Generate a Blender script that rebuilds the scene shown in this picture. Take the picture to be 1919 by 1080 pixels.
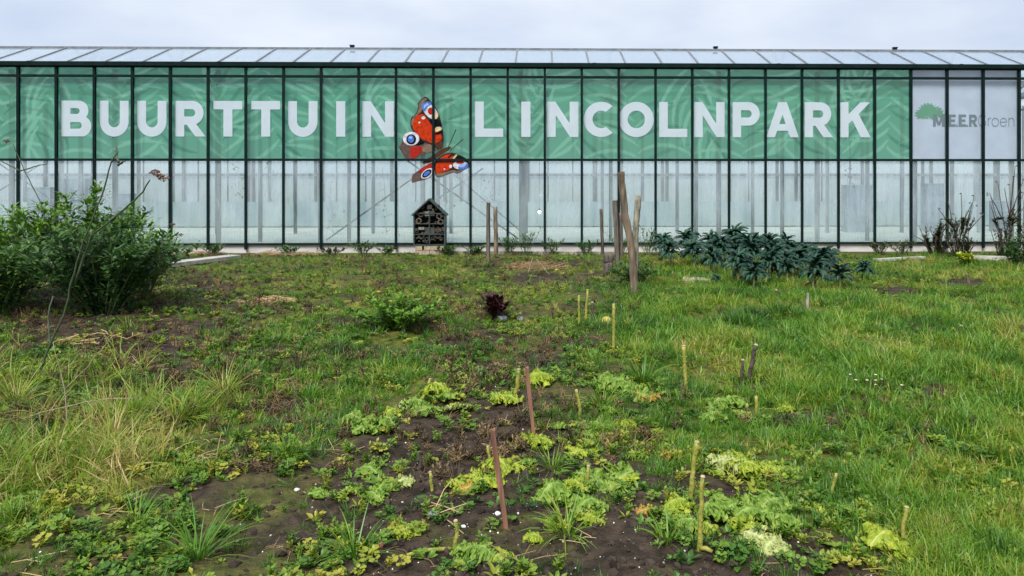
import bpy, bmesh, math, random
import numpy as np
from mathutils import Vector, Matrix, Euler, Quaternion

for o in list(bpy.data.objects): bpy.data.objects.remove(o)
SC = bpy.context.scene
COL = SC.collection
R = math.radians
rng = np.random.default_rng(7)
random.seed(7)

# ------------------------------------------------------------------ camera
FPX, PPX, HZ, CAMH, YAW = 1450.0, 1050.0, 330.0, 1.85, R(1.35)   # measured on the 1919 px wide photograph
WY = 18.83                                                       # distance of the glass wall
cam_d = bpy.data.cameras.new('camera'); cam = bpy.data.objects.new('camera', cam_d); COL.objects.link(cam)
cam.location = (0, 0, CAMH); cam.rotation_euler = (R(90), 0, -YAW)
cam_d.sensor_width = 36; cam_d.lens = FPX / 1919 * 36
cam_d.shift_x = -(PPX - 959.5) / 1919; cam_d.shift_y = -(540 - HZ) / 1919
cam_d.clip_start = 0.05; cam_d.clip_end = 3000
SC.camera = cam

# ------------------------------------------------------------------ world, sun, exposure
SUN_EL, SUN_AZ = R(52), R(-20)
W = bpy.data.worlds.new('World'); SC.world = W; W.use_nodes = True
nt = W.node_tree; nt.nodes.clear()
def wn(t, **k):
    n = nt.nodes.new(t)
    for a, b in k.items(): setattr(n, a, b)
    return n
wo = wn('ShaderNodeOutputWorld'); sky = wn('ShaderNodeTexSky', sky_type='NISHITA', sun_disc=False)
sky.sun_elevation = SUN_EL; sky.sun_rotation = R(180) + SUN_AZ; sky.dust_density = 3
b1 = wn('ShaderNodeBackground'); b1.inputs[1].default_value = 0.05; nt.links.new(sky.outputs[0], b1.inputs[0])
tc = wn('ShaderNodeTexCoord'); mp = wn('ShaderNodeMapping'); mp.inputs[3].default_value = (1, 1, 2.6)
nz = wn('ShaderNodeTexNoise'); nz.inputs['Scale'].default_value = 2.3; nz.inputs['Detail'].default_value = 5; nz.inputs['Roughness'].default_value = .5
cr = wn('ShaderNodeValToRGB'); cr.color_ramp.elements[0].position = .34; cr.color_ramp.elements[1].position = .66
cr.color_ramp.elements[0].color = (.47, .555, .73, 1); cr.color_ramp.elements[1].color = (.80, .84, .90, 1)
b2 = wn('ShaderNodeBackground'); b2.inputs[1].default_value = 0.31
mx = wn('ShaderNodeMixShader'); mx.inputs[0].default_value = .88
nt.links.new(tc.outputs['Generated'], mp.inputs[0]); nt.links.new(mp.outputs[0], nz.inputs[0]); nt.links.new(nz.outputs[0], cr.inputs[0])
nt.links.new(cr.outputs[0], b2.inputs[0]); nt.links.new(b1.outputs[0], mx.inputs[1]); nt.links.new(b2.outputs[0], mx.inputs[2]); nt.links.new(mx.outputs[0], wo.inputs[0])
sl = bpy.data.lights.new('sun', 'SUN'); sl.energy = 1.5; sl.angle = R(26); sl.color = (1, .98, .94)
so = bpy.data.objects.new('sun', sl); COL.objects.link(so); so.rotation_euler = (R(90) - SUN_EL, 0, SUN_AZ); so.location = (-4, -8, 12)
SC.view_settings.view_transform = 'Standard'; SC.view_settings.look = 'None'; SC.view_settings.gamma = 1
SC.view_settings.exposure = 1.93; SC.view_settings.use_curve_mapping = False
SC.render.engine = 'CYCLES'
SC.cycles.use_denoising = True; SC.cycles.max_bounces = 8; SC.cycles.transparent_max_bounces = 24
SC.cycles.diffuse_bounces = 4; SC.cycles.glossy_bounces = 3; SC.cycles.transmission_bounces = 4
SC.cycles.caustics_reflective = False; SC.cycles.caustics_refractive = False

# ------------------------------------------------------------------ measuring helpers
CS, SN = math.cos(YAW), math.sin(YAW)
def noise2(x, y, s, seed=0):
    x = np.asarray(x, float) / s; y = np.asarray(y, float) / s
    xi = np.floor(x).astype(np.int64); yi = np.floor(y).astype(np.int64); fx = x - xi; fy = y - yi
    fx = fx*fx*(3-2*fx); fy = fy*fy*(3-2*fy)
    def h(a, b):
        n = (a*374761393 + b*668265263 + seed*1442695041) & 0xffffffff
        n = ((n ^ (n >> 13)) * 1274126177) & 0xffffffff
        return ((n ^ (n >> 16)) & 0xffff) / 65535.0
    return (h(xi,yi)*(1-fx)+h(xi+1,yi)*fx)*(1-fy) + (h(xi,yi+1)*(1-fx)+h(xi+1,yi+1)*fx)*fy
def ss(a, b, x):
    t = np.clip((np.asarray(x, float)-a)/(b-a), 0, 1); return t*t*(3-2*t)
def pix(x, y, z=0.0):                       # world point -> place in the photograph
    dx = np.asarray(x)*CS - np.asarray(y)*SN; dd = np.asarray(x)*SN + np.asarray(y)*CS
    return PPX + FPX*dx/dd, HZ + FPX*(CAMH - z)/dd
def ground0(px, py):                        # place in the photograph -> point of the level ground
    a, b = (px-PPX)/FPX, (HZ-py)/FPX
    t = -CAMH/b
    return t*(SN + a*CS), t*(CS - a*SN)
def wx(px, yp=WY):                          # column of the photograph -> X on a plane parallel to the wall
    t = (px-PPX)/FPX
    return yp*(t*CS + SN)/(CS - t*SN)
def wz(py, px=1016, yp=WY):
    X = wx(px, yp); d = X*SN + yp*CS
    return CAMH + (HZ - py)*d/FPX

# ------------------------------------------------------------------ authoring maps of what grows where (coordinates of the plot)
GX = np.array([0,160,320,480,640,800,960,1120,1280,1440,1600,1760,1920.])
GYR = np.array([465,520,560,600,650,700,760,830,900,970,1040,1100.])
M_GRASS = np.array([
 [.5,.4,.4,.5,.5,.5,.5,.5,.6,.5,.6,.7,.7],
 [.2,.1,.4,.55,.5,.5,.4,.4,.9,.6,.7,.8,.8],
 [.1,.1,.3,.5,.55,.5,.4,.6,1,1,.9,.7,.7],
 [.2,.1,.25,.4,.6,.6,.4,.6,1,1,1,.9,.8],
 [.3,.1,.22,.4,.6,.6,.35,.6,1,1,1,1,.9],
 [.5,.4,.4,.65,.75,.6,.3,.55,.9,1,1,1,1],
 [.7,.6,.6,.65,.7,.35,.12,.5,.75,.75,.8,1,1],
 [.65,.6,.6,.5,.5,.12,.05,.3,.5,.65,.85,1,1],
 [.6,.55,.5,.4,.2,.05,.05,.12,.25,.35,.85,1,1],
 [.5,.45,.45,.3,.1,.05,.08,.1,.12,.15,.55,1,1],
 [.4,.35,.5,.25,.1,.06,.06,.1,.12,.2,.45,.9,1],
 [.4,.35,.5,.25,.1,.06,.06,.1,.12,.2,.45,.9,1]])
M_DRY = np.array([
 [.1,.1,.2,.3,.3,.3,.4,.2,.1,.1,.3,.4,.4],
 [.3,.2,.1,.25,.3,.6,.5,.3,.05,.1,.3,.4,.4],
 [.4,.3,.1,.3,.2,.3,.3,.1,.02,.02,.1,.3,.3],
 [.5,.4,.2,.3,.2,.15,.1,.1,.02,.02,.05,.1,.2],
 [.5,.4,.4,.35,.2,.1,.08,.1,.02,.05,.1,.1,.1],
 [.7,.6,.6,.5,.2,.1,.05,.1,.05,.05,.1,.1,.1],
 [.8,.9,.8,.5,.15,.05,.02,.05,.05,.1,.1,.1,.1],
 [.7,.9,.6,.25,.1,.02,.02,.02,.05,.1,.1,.1,.1],
 [.7,.6,.25,.1,.05,.02,.02,.02,.02,.05,.1,.1,.1],
 [.5,.3,.12,.08,.03,.02,.02,.02,.02,.05,.1,.1,.1],
 [.3,.2,.1,.05,.03,.02,.02,.02,.02,.05,.1,.1,.1],
 [.3,.2,.1,.05,.03,.02,.02,.02,.02,.05,.1,.1,.1]])
M_DRY[5:10, :4] = np.clip(M_DRY[5:10, :4]+.08, 0, 1); M_GRASS[:6] = np.clip(M_GRASS[:6]+.10, 0, 1); M_GRASS[6:, :5] = np.clip(M_GRASS[6:, :5]+.08, 0, 1)
def mapval(M, px, py):
    px = np.clip(px, 0, 1919); py = np.clip(py, 465, 1099)
    i = np.clip(np.searchsorted(GX, px, 'right')-1, 0, len(GX)-2); j = np.clip(np.searchsorted(GYR, py, 'right')-1, 0, len(GYR)-2)
    u = (px-GX[i])/(GX[i+1]-GX[i]); v = (py-GYR[j])/(GYR[j+1]-GYR[j])
    return (M[j,i]*(1-u)+M[j,i+1]*u)*(1-v) + (M[j+1,i]*(1-u)+M[j+1,i+1]*u)*v
SOILS = [(540,755,70,14),(400,540,60,16),(110,610,90,18),(330,615,70,14),(240,650,90,20),(1500,775,60,12),(1420,720,45,10),(1670,545,60,8),(1800,530,50,8),
         (1700,700,50,8),(1010,520,60,12),(480,880,60,14),(1750,745,40,7),(150,560,80,20),(640,605,30,8),(930,690,90,20),(860,640,80,12),(1090,640,60,10),(1530,595,30,6),(1850,640,40,7)]
def soilness(x, y):
    px, py = pix(x, y)
    s = np.zeros_like(np.asarray(x, float))
    for a, b, rx, ry in SOILS:
        s = np.maximum(s, 1-ss(.5, 1.25, np.hypot((px-a)/rx, (py-b)/ry)))
    return s
def relief(x, y):
    x = np.asarray(x, float); y = np.asarray(y, float)
    k = 1 - ss(16.6, 17.6, y)
    h = (noise2(x, y, 1.7, 1)-.5)*.09 + (noise2(x, y, .55, 2)-.5)*.05
    h = h + (noise2(x, y, .16, 3)-.5)*.028 + (noise2(x, y, .09, 5)-.5)*.032*(y < 9)
    return h*k
def gz(x, y): return float(relief(np.array([x]), np.array([y]))[0])
def G(px, py):                              # ground point, with the relief
    x, y = ground0(px, py)
    for _ in range(4):
        z = gz(x, y); a, b = (px-PPX)/FPX, (HZ-py)/FPX; t = -(CAMH-z)/b
        x, y = t*(SN+a*CS), t*(CS-a*SN)
    return Vector((x, y, gz(x, y)))
def pxm(y): return FPX/y                    # pixels of the photograph per metre at that distance

# ------------------------------------------------------------------ material helpers
def mat(name):
    m = bpy.data.materials.new(name); m.use_nodes = True; m.node_tree.nodes.clear()
    t = m.node_tree; o = t.nodes.new('ShaderNodeOutputMaterial'); return m, t, o
def nd(t, typ, **k):
    n = t.nodes.new(typ)
    for a, b in k.items():
        if a[0] == '_': n.inputs[int(a[1:])].default_value = b
        else: setattr(n, a, b)
    return n
def noise_mix(t, c1, c2, scale, detail=4, lo=.35, hi=.65, stretch=(1,1,1), coord='Object'):
    tcn = nd(t, 'ShaderNodeTexCoord'); m = nd(t, 'ShaderNodeMapping'); m.inputs[3].default_value = stretch
    n = nd(t, 'ShaderNodeTexNoise'); n.inputs['Scale'].default_value = scale; n.inputs['Detail'].default_value = detail
    r = nd(t, 'ShaderNodeValToRGB'); e = r.color_ramp.elements
    e[0].position = lo; e[1].position = hi; e[0].color = (*c1, 1); e[1].color = (*c2, 1)
    t.links.new(tcn.outputs[coord], m.inputs[0]); t.links.new(m.outputs[0], n.inputs[0]); t.links.new(n.outputs[0], r.inputs[0])
    return r.outputs[0], n.outputs[0]
def simple(name, c1, c2=None, scale=12, rough=.6, stretch=(1,1,1), bump=0, metal=0, lo=.35, hi=.65, spec=.4):
    m, t, o = mat(name); p = nd(t, 'ShaderNodeBsdfPrincipled'); p.inputs['Roughness'].default_value = rough; p.inputs['Metallic'].default_value = metal
    p.inputs['Specular IOR Level'].default_value = spec
    if c2 is None: c2 = tuple(v*.75 for v in c1)
    c, f = noise_mix(t, c1, c2, scale, stretch=stretch, lo=lo, hi=hi)
    t.links.new(c, p.inputs['Base Color'])
    if bump:
        b = nd(t, 'ShaderNodeBump'); b.inputs['Strength'].default_value = bump; b.inputs['Distance'].default_value = .02
        t.links.new(f, b.inputs['Height']); t.links.new(b.outputs[0], p.inputs['Normal'])
    t.links.new(p.outputs[0], o.inputs[0]); return m
def leafmat(name, ramp, attr=None, attr_type='INSTANCER', rough=.45, trans=.3, noise=None, rib=None, spec=.35):
    """leaf: colour from a ramp driven by a per-instance or per-vertex value, thin-leaf light passing through"""
    m, t, o = mat(name)
    r = nd(t, 'ShaderNodeValToRGB'); e = r.color_ramp.elements
    for i, (p_, c_) in enumerate(ramp):
        if i < 2: el = e[i]; el.position = p_
        else: el = e.new(p_)
        el.color = (*c_, 1)
    if attr:
        a = nd(t, 'ShaderNodeAttribute', attribute_name=attr, attribute_type=attr_type); src = a.outputs['Fac']
    else:
        _, src = noise_mix(t, (0,0,0), (1,1,1), noise or 6)
    t.links.new(src, r.inputs[0]); col = r.outputs[0]
    if noise and attr:
        _, f = noise_mix(t, (0,0,0), (1,1,1), noise)
        mm = nd(t, 'ShaderNodeMath', operation='MULTIPLY_ADD'); mm.inputs[1].default_value = .5; mm.inputs[2].default_value = -.25
        ad = nd(t, 'ShaderNodeMath', operation='ADD'); t.links.new(f, mm.inputs[0]); t.links.new(mm.outputs[0], ad.inputs[0]); t.links.new(src, ad.inputs[1]); t.links.new(ad.outputs[0], r.inputs[0])
    if rib:
        a2 = nd(t, 'ShaderNodeAttribute', attribute_name='rib'); mxr = nd(t, 'ShaderNodeMix', data_type='RGBA')
        t.links.new(a2.outputs['Fac'], mxr.inputs[0]); t.links.new(col, mxr.inputs[6]); mxr.inputs[7].default_value = (*rib, 1); col = mxr.outputs[2]
    p = nd(t, 'ShaderNodeBsdfPrincipled'); p.inputs['Roughness'].default_value = rough; p.inputs['Specular IOR Level'].default_value = spec
    tr = nd(t, 'ShaderNodeBsdfTranslucent'); ms = nd(t, 'ShaderNodeMixShader'); ms.inputs[0].default_value = trans
    t.links.new(col, p.inputs['Base Color']); t.links.new(col, tr.inputs[0])
    t.links.new(p.outputs[0], ms.inputs[1]); t.links.new(tr.outputs[0], ms.inputs[2]); t.links.new(ms.outputs[0], o.inputs[0]); return m

# ------------------------------------------------------------------ object helpers
def props(o, label=None, cat=None, group=None, kind=None):
    if label: o['label'] = label
    if cat: o['category'] = cat
    if group: o['group'] = group
    if kind: o['kind'] = kind
    return o
def link(name, me, m=None, parent=None):
    o = bpy.data.objects.new(name, me); COL.objects.link(o)
    if m is not None and me is not None and len(me.materials) == 0: me.materials.append(m)
    if parent is not None: o.parent = parent
    return o
def thing(name, label, cat, loc=(0,0,0), rz=0, group=None):
    o = link(name, None); o.location = loc; o.rotation_euler = (0, 0, rz); o.empty_display_size = .1
    return props(o, label, cat, group)
def mesh_np(name, V, F, smooth=False):
    me = bpy.data.meshes.new(name); me.from_pydata([tuple(v) for v in V], [], [tuple(int(i) for i in f) for f in F]); me.validate(clean_customdata=False)
    if smooth: me.polygons.foreach_set('use_smooth', [True]*len(me.polygons))
    me.update(); return me
class MB:
    def __init__(s): s.v = []; s.f = []; s.col = []
    def add(s, V, F, c=None):
        b = len(s.v); s.v += [tuple(q) for q in V]; s.f += [tuple(b+i for i in q) for q in F]
        if c is not None: s.col += [c]*len(V)
    def box(s, x0, x1, y0, y1, z0, z1, M=None):
        V = [(x,y,z) for z in (z0,z1) for y in (y0,y1) for x in (x0,x1)]
        if M is not None: V = [tuple(M @ Vector(q)) for q in V]
        s.add(V, [(0,2,3,1),(4,5,7,6),(0,1,5,4),(2,6,7,3),(0,4,6,2),(1,3,7,5)])
    def tube(s, P, rad, n=6, c=None, caps=True):
        P = [Vector(p) for p in P]
        if not hasattr(rad, '__len__'): rad = [rad]*len(P)
        V = []; F = []
        up = Vector((.31, .17, .93))
        for i, p in enumerate(P):
            d = (P[min(i+1,len(P)-1)] - P[max(i-1,0)])
            if d.length < 1e-9: d = Vector((0,0,1))
            d.normalize(); a = d.cross(up)
            if a.length < .05: a = d.cross(Vector((1,0,0)))
            a.normalize(); b = d.cross(a)
            for k in range(n):
                q = 2*math.pi*k/n; V.append(p + (a*math.cos(q) + b*math.sin(q))*rad[i])
        for i in range(len(P)-1):
            for k in range(n): F.append((i*n+k, i*n+(k+1)%n, (i+1)*n+(k+1)%n, (i+1)*n+k))
        if caps: F.append(tuple(range(n))[::-1]); F.append(tuple((len(P)-1)*n+k for k in range(n)))
        s.add(V, F, c)
    def build(s, name, m, parent=None, smooth=False):
        return link(name, s.mesh(name, smooth), m, parent)
    def mesh(s, name, smooth=False):
        me = mesh_np(name, s.v, s.f, smooth)
        if s.col and len(s.col) == len(me.vertices):
            a = me.attributes.new('tint', 'FLOAT', 'POINT'); a.data.foreach_set('value', s.col)
        return me
def box_part(name, m, parent, *a):
    b = MB(); b.box(*a); return b.build(name, m, parent)
def setattr_f(me, name, vals, typ='FLOAT'):
    a = me.attributes.new(name, typ, 'POINT'); a.data.foreach_set('value', np.asarray(vals).ravel())

# ================================================================== GROUND
def lin(a, b, s): return np.linspace(a, b, int(round((b-a)/s))+1)
gxs = np.concatenate([[-1500,-400,-120,-50,-28,-20], lin(-15, 15, .075), [20,28,50,120,400,1500]])
gys = np.concatenate([[-300,-60,-15,-3,0,1.2], lin(2.2, 9, .05), lin(9.075, 18.6, .085), [19.5,21,30,45,80,200,600,2000]])
XX, YY = np.meshgrid(gxs, gys); HH = relief(XX, YY)*((np.abs(XX) < 18) & (YY > 1.5) & (YY < 18.7))
nx, ny = len(gxs), len(gys)
V = np.stack([XX.ravel(), YY.ravel(), HH.ravel()], 1)
ii = (np.arange(ny-1)[:,None]*nx + np.arange(nx-1)[None]).ravel()
F = np.stack([ii, ii+1, ii+1+nx, ii+nx], 1)
me = bpy.data.meshes.new('ground'); me.vertices.add(len(V)); me.vertices.foreach_set('co', V.ravel())
me.loops.add(F.size); me.loops.foreach_set('vertex_index', F.ravel().astype(np.int32)); me.polygons.add(len(F))
me.polygons.foreach_set('loop_start', np.arange(len(F), dtype=np.int32)*4); me.polygons.foreach_set('loop_total', np.full(len(F), 4, np.int32))
me.polygons.foreach_set('use_smooth', np.ones(len(F), bool)); me.update(); me.validate()
pxg, pyg = pix(XX, np.maximum(YY, .5))
mg = mapval(M_GRASS, pxg, pyg); soil = soilness(XX, np.maximum(YY,.5))
moss = np.clip(mg*1.1 + (noise2(XX, YY, .5, 21)-.5)*.9 + (noise2(XX, YY, .12, 22)-.5)*.5, 0, 1)*(1-.85*soil)
moss = np.where((YY > 19) | (np.abs(XX) > 18), .6, moss)
setattr_f(me, 'moss', moss)
m, t, o = mat('soil_ground'); p = nd(t, 'ShaderNodeBsdfPrincipled'); p.inputs['Specular IOR Level'].default_value = .14
c1, f1 = noise_mix(t, (.015,.0105,.0065), (.068,.049,.033), 9, 8, .34, .72)
c2, f2 = noise_mix(t, (.045,.060,.008), (.125,.130,.022), 14, 6)
_, f3 = noise_mix(t, (0,0,0), (1,1,1), 45, 6)
at = nd(t, 'ShaderNodeAttribute', attribute_name='moss'); rm = nd(t, 'ShaderNodeMapRange'); rm.inputs[1].default_value = .3; rm.inputs[2].default_value = .9; rm.inputs[4].default_value = .9
t.links.new(at.outputs['Fac'], rm.inputs[0]); mxx = nd(t, 'ShaderNodeMix', data_type='RGBA'); t.links.new(rm.outputs[0], mxx.inputs[0]); t.links.new(c1, mxx.inputs[6]); t.links.new(c2, mxx.inputs[7])
t.links.new(mxx.outputs[2], p.inputs['Base Color'])
rr = nd(t, 'ShaderNodeMapRange'); rr.inputs[3].default_value = .45; rr.inputs[4].default_value = .95; t.links.new(f1, rr.inputs[0]); t.links.new(rr.outputs[0], p.inputs['Roughness'])
ad = nd(t, 'ShaderNodeMath', operation='ADD'); t.links.new(f1, ad.inputs[0]); t.links.new(f3, ad.inputs[1])
bp = nd(t, 'ShaderNodeBump'); bp.inputs['Strength'].default_value = .9; bp.inputs['Distance'].default_value = .025; t.links.new(ad.outputs[0], bp.inputs['Height']); t.links.new(bp.outputs[0], p.inputs['Normal'])
t.links.new(p.outputs[0], o.inputs[0])
props(link('ground', me, m), 'dark damp garden soil of the vegetable plot', kind='structure')

# ================================================================== GREENHOUSE
M_FRAME = simple('dark_green_steel', (.0035,.010,.010), (.006,.015,.015), 6, .5, spec=.07)
M_GALV = simple('galvanised_steel', (.055,.070,.080), (.095,.115,.125), 9, .6, (1,1,.3))
M_ALU = simple('weathered_aluminium', (.10,.115,.135), (.17,.185,.205), 8, .5)
M_CONC = simple('concrete_plinth', (.50,.475,.455), (.33,.31,.28), 3.2, .85, (1,1,2.2), .3, lo=.45, hi=.8)
M_FLOOR = simple('white_ground_cloth', (.55,.58,.55), (.42,.46,.43), 1.2, .9)
def glass(name, mist, tint=(.965,.985,.98)):
    m, t, o = mat(name)
    tr = nd(t, 'ShaderNodeBsdfTransparent'); tr.inputs[0].default_value = (*tint, 1)
    gl = nd(t, 'ShaderNodeBsdfGlossy'); gl.inputs['Roughness'].default_value = .04; gl.inputs[0].default_value = (.95,.97,1,1)
    fr = nd(t, 'ShaderNodeFresnel'); gb = nd(t, 'ShaderNodeNewGeometry'); io = nd(t, 'ShaderNodeMapRange')   # same reflectance on both faces of the thin pane
    io.inputs[3].default_value = 1.5; io.inputs[4].default_value = 1/1.5; t.links.new(gb.outputs['Backfacing'], io.inputs[0]); t.links.new(io.outputs[0], fr.inputs[0])
    base = tr.outputs[0]
    if mist:
        df = nd(t, 'ShaderNodeBsdfDiffuse'); df.inputs[0].default_value = (.74,.83,.88,1)
        tl = nd(t, 'ShaderNodeBsdfTranslucent'); tl.inputs[0].default_value = (.82,.91,.95,1)
        m1 = nd(t, 'ShaderNodeMixShader'); m1.inputs[0].default_value = .55; t.links.new(df.outputs[0], m1.inputs[1]); t.links.new(tl.outputs[0], m1.inputs[2])
        tcn = nd(t, 'ShaderNodeTexCoord')
        def nz_(sc, st, det=4):
            mp_ = nd(t, 'ShaderNodeMapping'); mp_.inputs[3].default_value = st; n = nd(t, 'ShaderNodeTexNoise'); n.inputs['Scale'].default_value = sc; n.inputs['Detail'].default_value = det
            ge = nd(t, 'ShaderNodeNewGeometry'); oi = nd(t, 'ShaderNodeObjectInfo'); sc_ = nd(t, 'ShaderNodeVectorMath', operation='SCALE'); sc_.inputs[0].default_value = (3.1,1.7,9.3); t.links.new(oi.outputs['Random'], sc_.inputs['Scale']); av = nd(t, 'ShaderNodeVectorMath', operation='ADD'); t.links.new(ge.outputs['Position'], av.inputs[0]); t.links.new(sc_.outputs[0], av.inputs[1]); t.links.new(av.outputs[0], mp_.inputs[0]); t.links.new(mp_.outputs[0], n.inputs[0]); return n.outputs[0]
        a = nz_(10, (1,1,.06), 5); b = nz_(1.1, (1,1,.8), 3); c = nz_(34, (1,1,.10), 3)
        s1 = nd(t, 'ShaderNodeMath', operation='MULTIPLY_ADD'); t.links.new(a, s1.inputs[0]); s1.inputs[1].default_value = 1.5; s1.inputs[2].default_value = -.75
        s2 = nd(t, 'ShaderNodeMath', operation='MULTIPLY_ADD'); t.links.new(b, s2.inputs[0]); s2.inputs[1].default_value = 1.3; t.links.new(s1.outputs[0], s2.inputs[2])
        s4 = nd(t, 'ShaderNodeMath', operation='MULTIPLY_ADD'); t.links.new(c, s4.inputs[0]); s4.inputs[1].default_value = .5; t.links.new(s2.outputs[0], s4.inputs[2])
        oj = nd(t, 'ShaderNodeObjectInfo'); s5 = nd(t, 'ShaderNodeMath', operation='MULTIPLY_ADD'); t.links.new(oj.outputs['Random'], s5.inputs[0]); s5.inputs[1].default_value = .45; t.links.new(s4.outputs[0], s5.inputs[2]); s3 = nd(t, 'ShaderNodeMapRange'); t.links.new(s5.outputs[0], s3.inputs[0]); s3.inputs[1].default_value = .5; s3.inputs[2].default_value = 1.7; s3.inputs[3].default_value = mist[0]; s3.inputs[4].default_value = mist[1]
        gp = nd(t, 'ShaderNodeNewGeometry'); sx = nd(t, 'ShaderNodeSeparateXYZ'); t.links.new(gp.outputs['Position'], sx.inputs[0])   # algae film growing up from the sill
        al = nd(t, 'ShaderNodeMath', operation='MULTIPLY_ADD'); t.links.new(b, al.inputs[0]); al.inputs[1].default_value = 1.6; t.links.new(sx.outputs['Z'], al.inputs[2])
        ar = nd(t, 'ShaderNodeMapRange'); t.links.new(al.outputs[0], ar.inputs[0]); ar.inputs[1].default_value = 2.0; ar.inputs[2].default_value = .9; ar.inputs[4].default_value = .8 if mist[1] > .3 else 0
        for q_, c_ in ((df, (.74,.83,.88,1)), (tl, (.82,.91,.95,1))):
            mc_ = nd(t, 'ShaderNodeMix', data_type='RGBA'); t.links.new(ar.outputs[0], mc_.inputs[0]); mc_.inputs[6].default_value = c_; mc_.inputs[7].default_value = (.55,.66,.58,1); t.links.new(mc_.outputs[2], q_.inputs[0])
        m2 = nd(t, 'ShaderNodeMixShader'); t.links.new(s3.outputs[0], m2.inputs[0]); t.links.new(tr.outputs[0], m2.inputs[1]); t.links.new(m1.outputs[0], m2.inputs[2]); base = m2.outputs[0]
    m3 = nd(t, 'ShaderNodeMixShader'); t.links.new(fr.outputs[0], m3.inputs[0]); t.links.new(base, m3.inputs[1]); t.links.new(gl.outputs[0], m3.inputs[2])
    t.links.new(m3.outputs[0], o.inputs[0]); return m
M_GLASS = glass('clear_glass', None); M_MIST = glass('misted_glass', (.03, .40)); M_ROOFG = glass('roof_glass', (.0, .10)); M_ROOFF = glass('front_roof_glass', (.10, .26), (.87,.905,.94)); M_REARG = glass('rear_glass', (.30, .65))

PW = .9; X0 = wx(1021)                      # pane width, one glazing bar
K0, K1 = -25, 24
barx = [X0 + k*PW for k in range(K0, K1+1)]
XL, XR = barx[0], barx[-1]
Z_SILL, Z_R2, Z_R1, Z_EAVE, Z_GT = wz(455), wz(299), wz(144), wz(128), wz(118)
gh = thing('greenhouse', 'long low glass greenhouse with dark green glazing bars and misted lower panes', 'greenhouse', (0, WY, 0))
def gpart(name, m, *a): return box_part(name, m, gh, *a)
gpart('plinth', M_CONC, XL, XR, .03, .22, -.3, Z_SILL-.03)
gpart('sill', M_FRAME, XL, XR, -.03, .10, Z_SILL-.028, Z_SILL+.012)
bm_ = {}
def shared(name, m, key, mk):
    if key not in bm_: bm_[key] = mk(); bm_[key].materials.append(m)
    o = link(name, bm_[key]); o.parent = gh; return o
def boxmesh(name, *a):
    b = MB(); b.box(*a); return b.mesh(name)
def bevelbox(name, w, d, z0, z1):           # glazing bar: T section, flange in front, fin behind
    b = MB(); b.box(-w/2, w/2, -.045, -.005, z0, z1); b.box(-w/5, w/5, -.0045, .05, z0+.002, z1-.002); return b.mesh(name)
for x in barx:
    o = shared('glazing_bar', M_FRAME, 'bar', lambda: bevelbox('glazing_bar', .058, .06, Z_SILL-.14, Z_EAVE)); o.location = (x, 0, 0)
for (za, nm) in ((Z_R2, .06), (Z_R1, .058)):
    for i in range(len(barx)-1):
        o = shared('transom', M_FRAME, 'tr', lambda: boxmesh('transom', .031, PW-.031, -.04, .03, -.029, .029)); o.location = (barx[i], 0, za)
def pane_mesh(h): return boxmesh('pane', .012, PW-.012, .006, .010, 0, h)
for i in range(len(barx)-1):
    j = (i*2654435761) % 1000/1000
    for nm, za, zb, m in (('pane', Z_SILL+.013, Z_R2-.03, M_MIST), ('pane', Z_R2+.03, Z_R1-.03, M_GLASS), ('pane', Z_R1+.03, Z_EAVE, M_GLASS)):
        o = shared('pane', m, ('p', za), lambda: pane_mesh(zb-za)); o.location = (barx[i], 0, za); o.rotation_euler = (R((j-.5)*.25), 0, 0)
# gutter: folded trough
b = MB()
prof = [(-.10,Z_EAVE+.012),(-.115,Z_EAVE+.03),(-.115,Z_GT-.01),(-.10,Z_GT),(-.085,Z_GT),(-.085,Z_EAVE+.05),(.12,Z_EAVE+.05),(.12,Z_GT),(.14,Z_GT),(.14,Z_EAVE+.012)]
n = len(prof); b.add([(XL-.1,y,z) for y,z in prof]+[(XR+.1,y,z) for y,z in prof], [(k,(k+1)%n,(k+1)%n+n,k+n) for k in range(n)]+[tuple(range(n))[::-1], tuple(range(n,2*n))])
b.build('gutter', M_FRAME, gh)
gpart('eave_rail', M_FRAME, XL, XR, -.05, .06, Z_EAVE+.001, Z_EAVE+.011)
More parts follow.
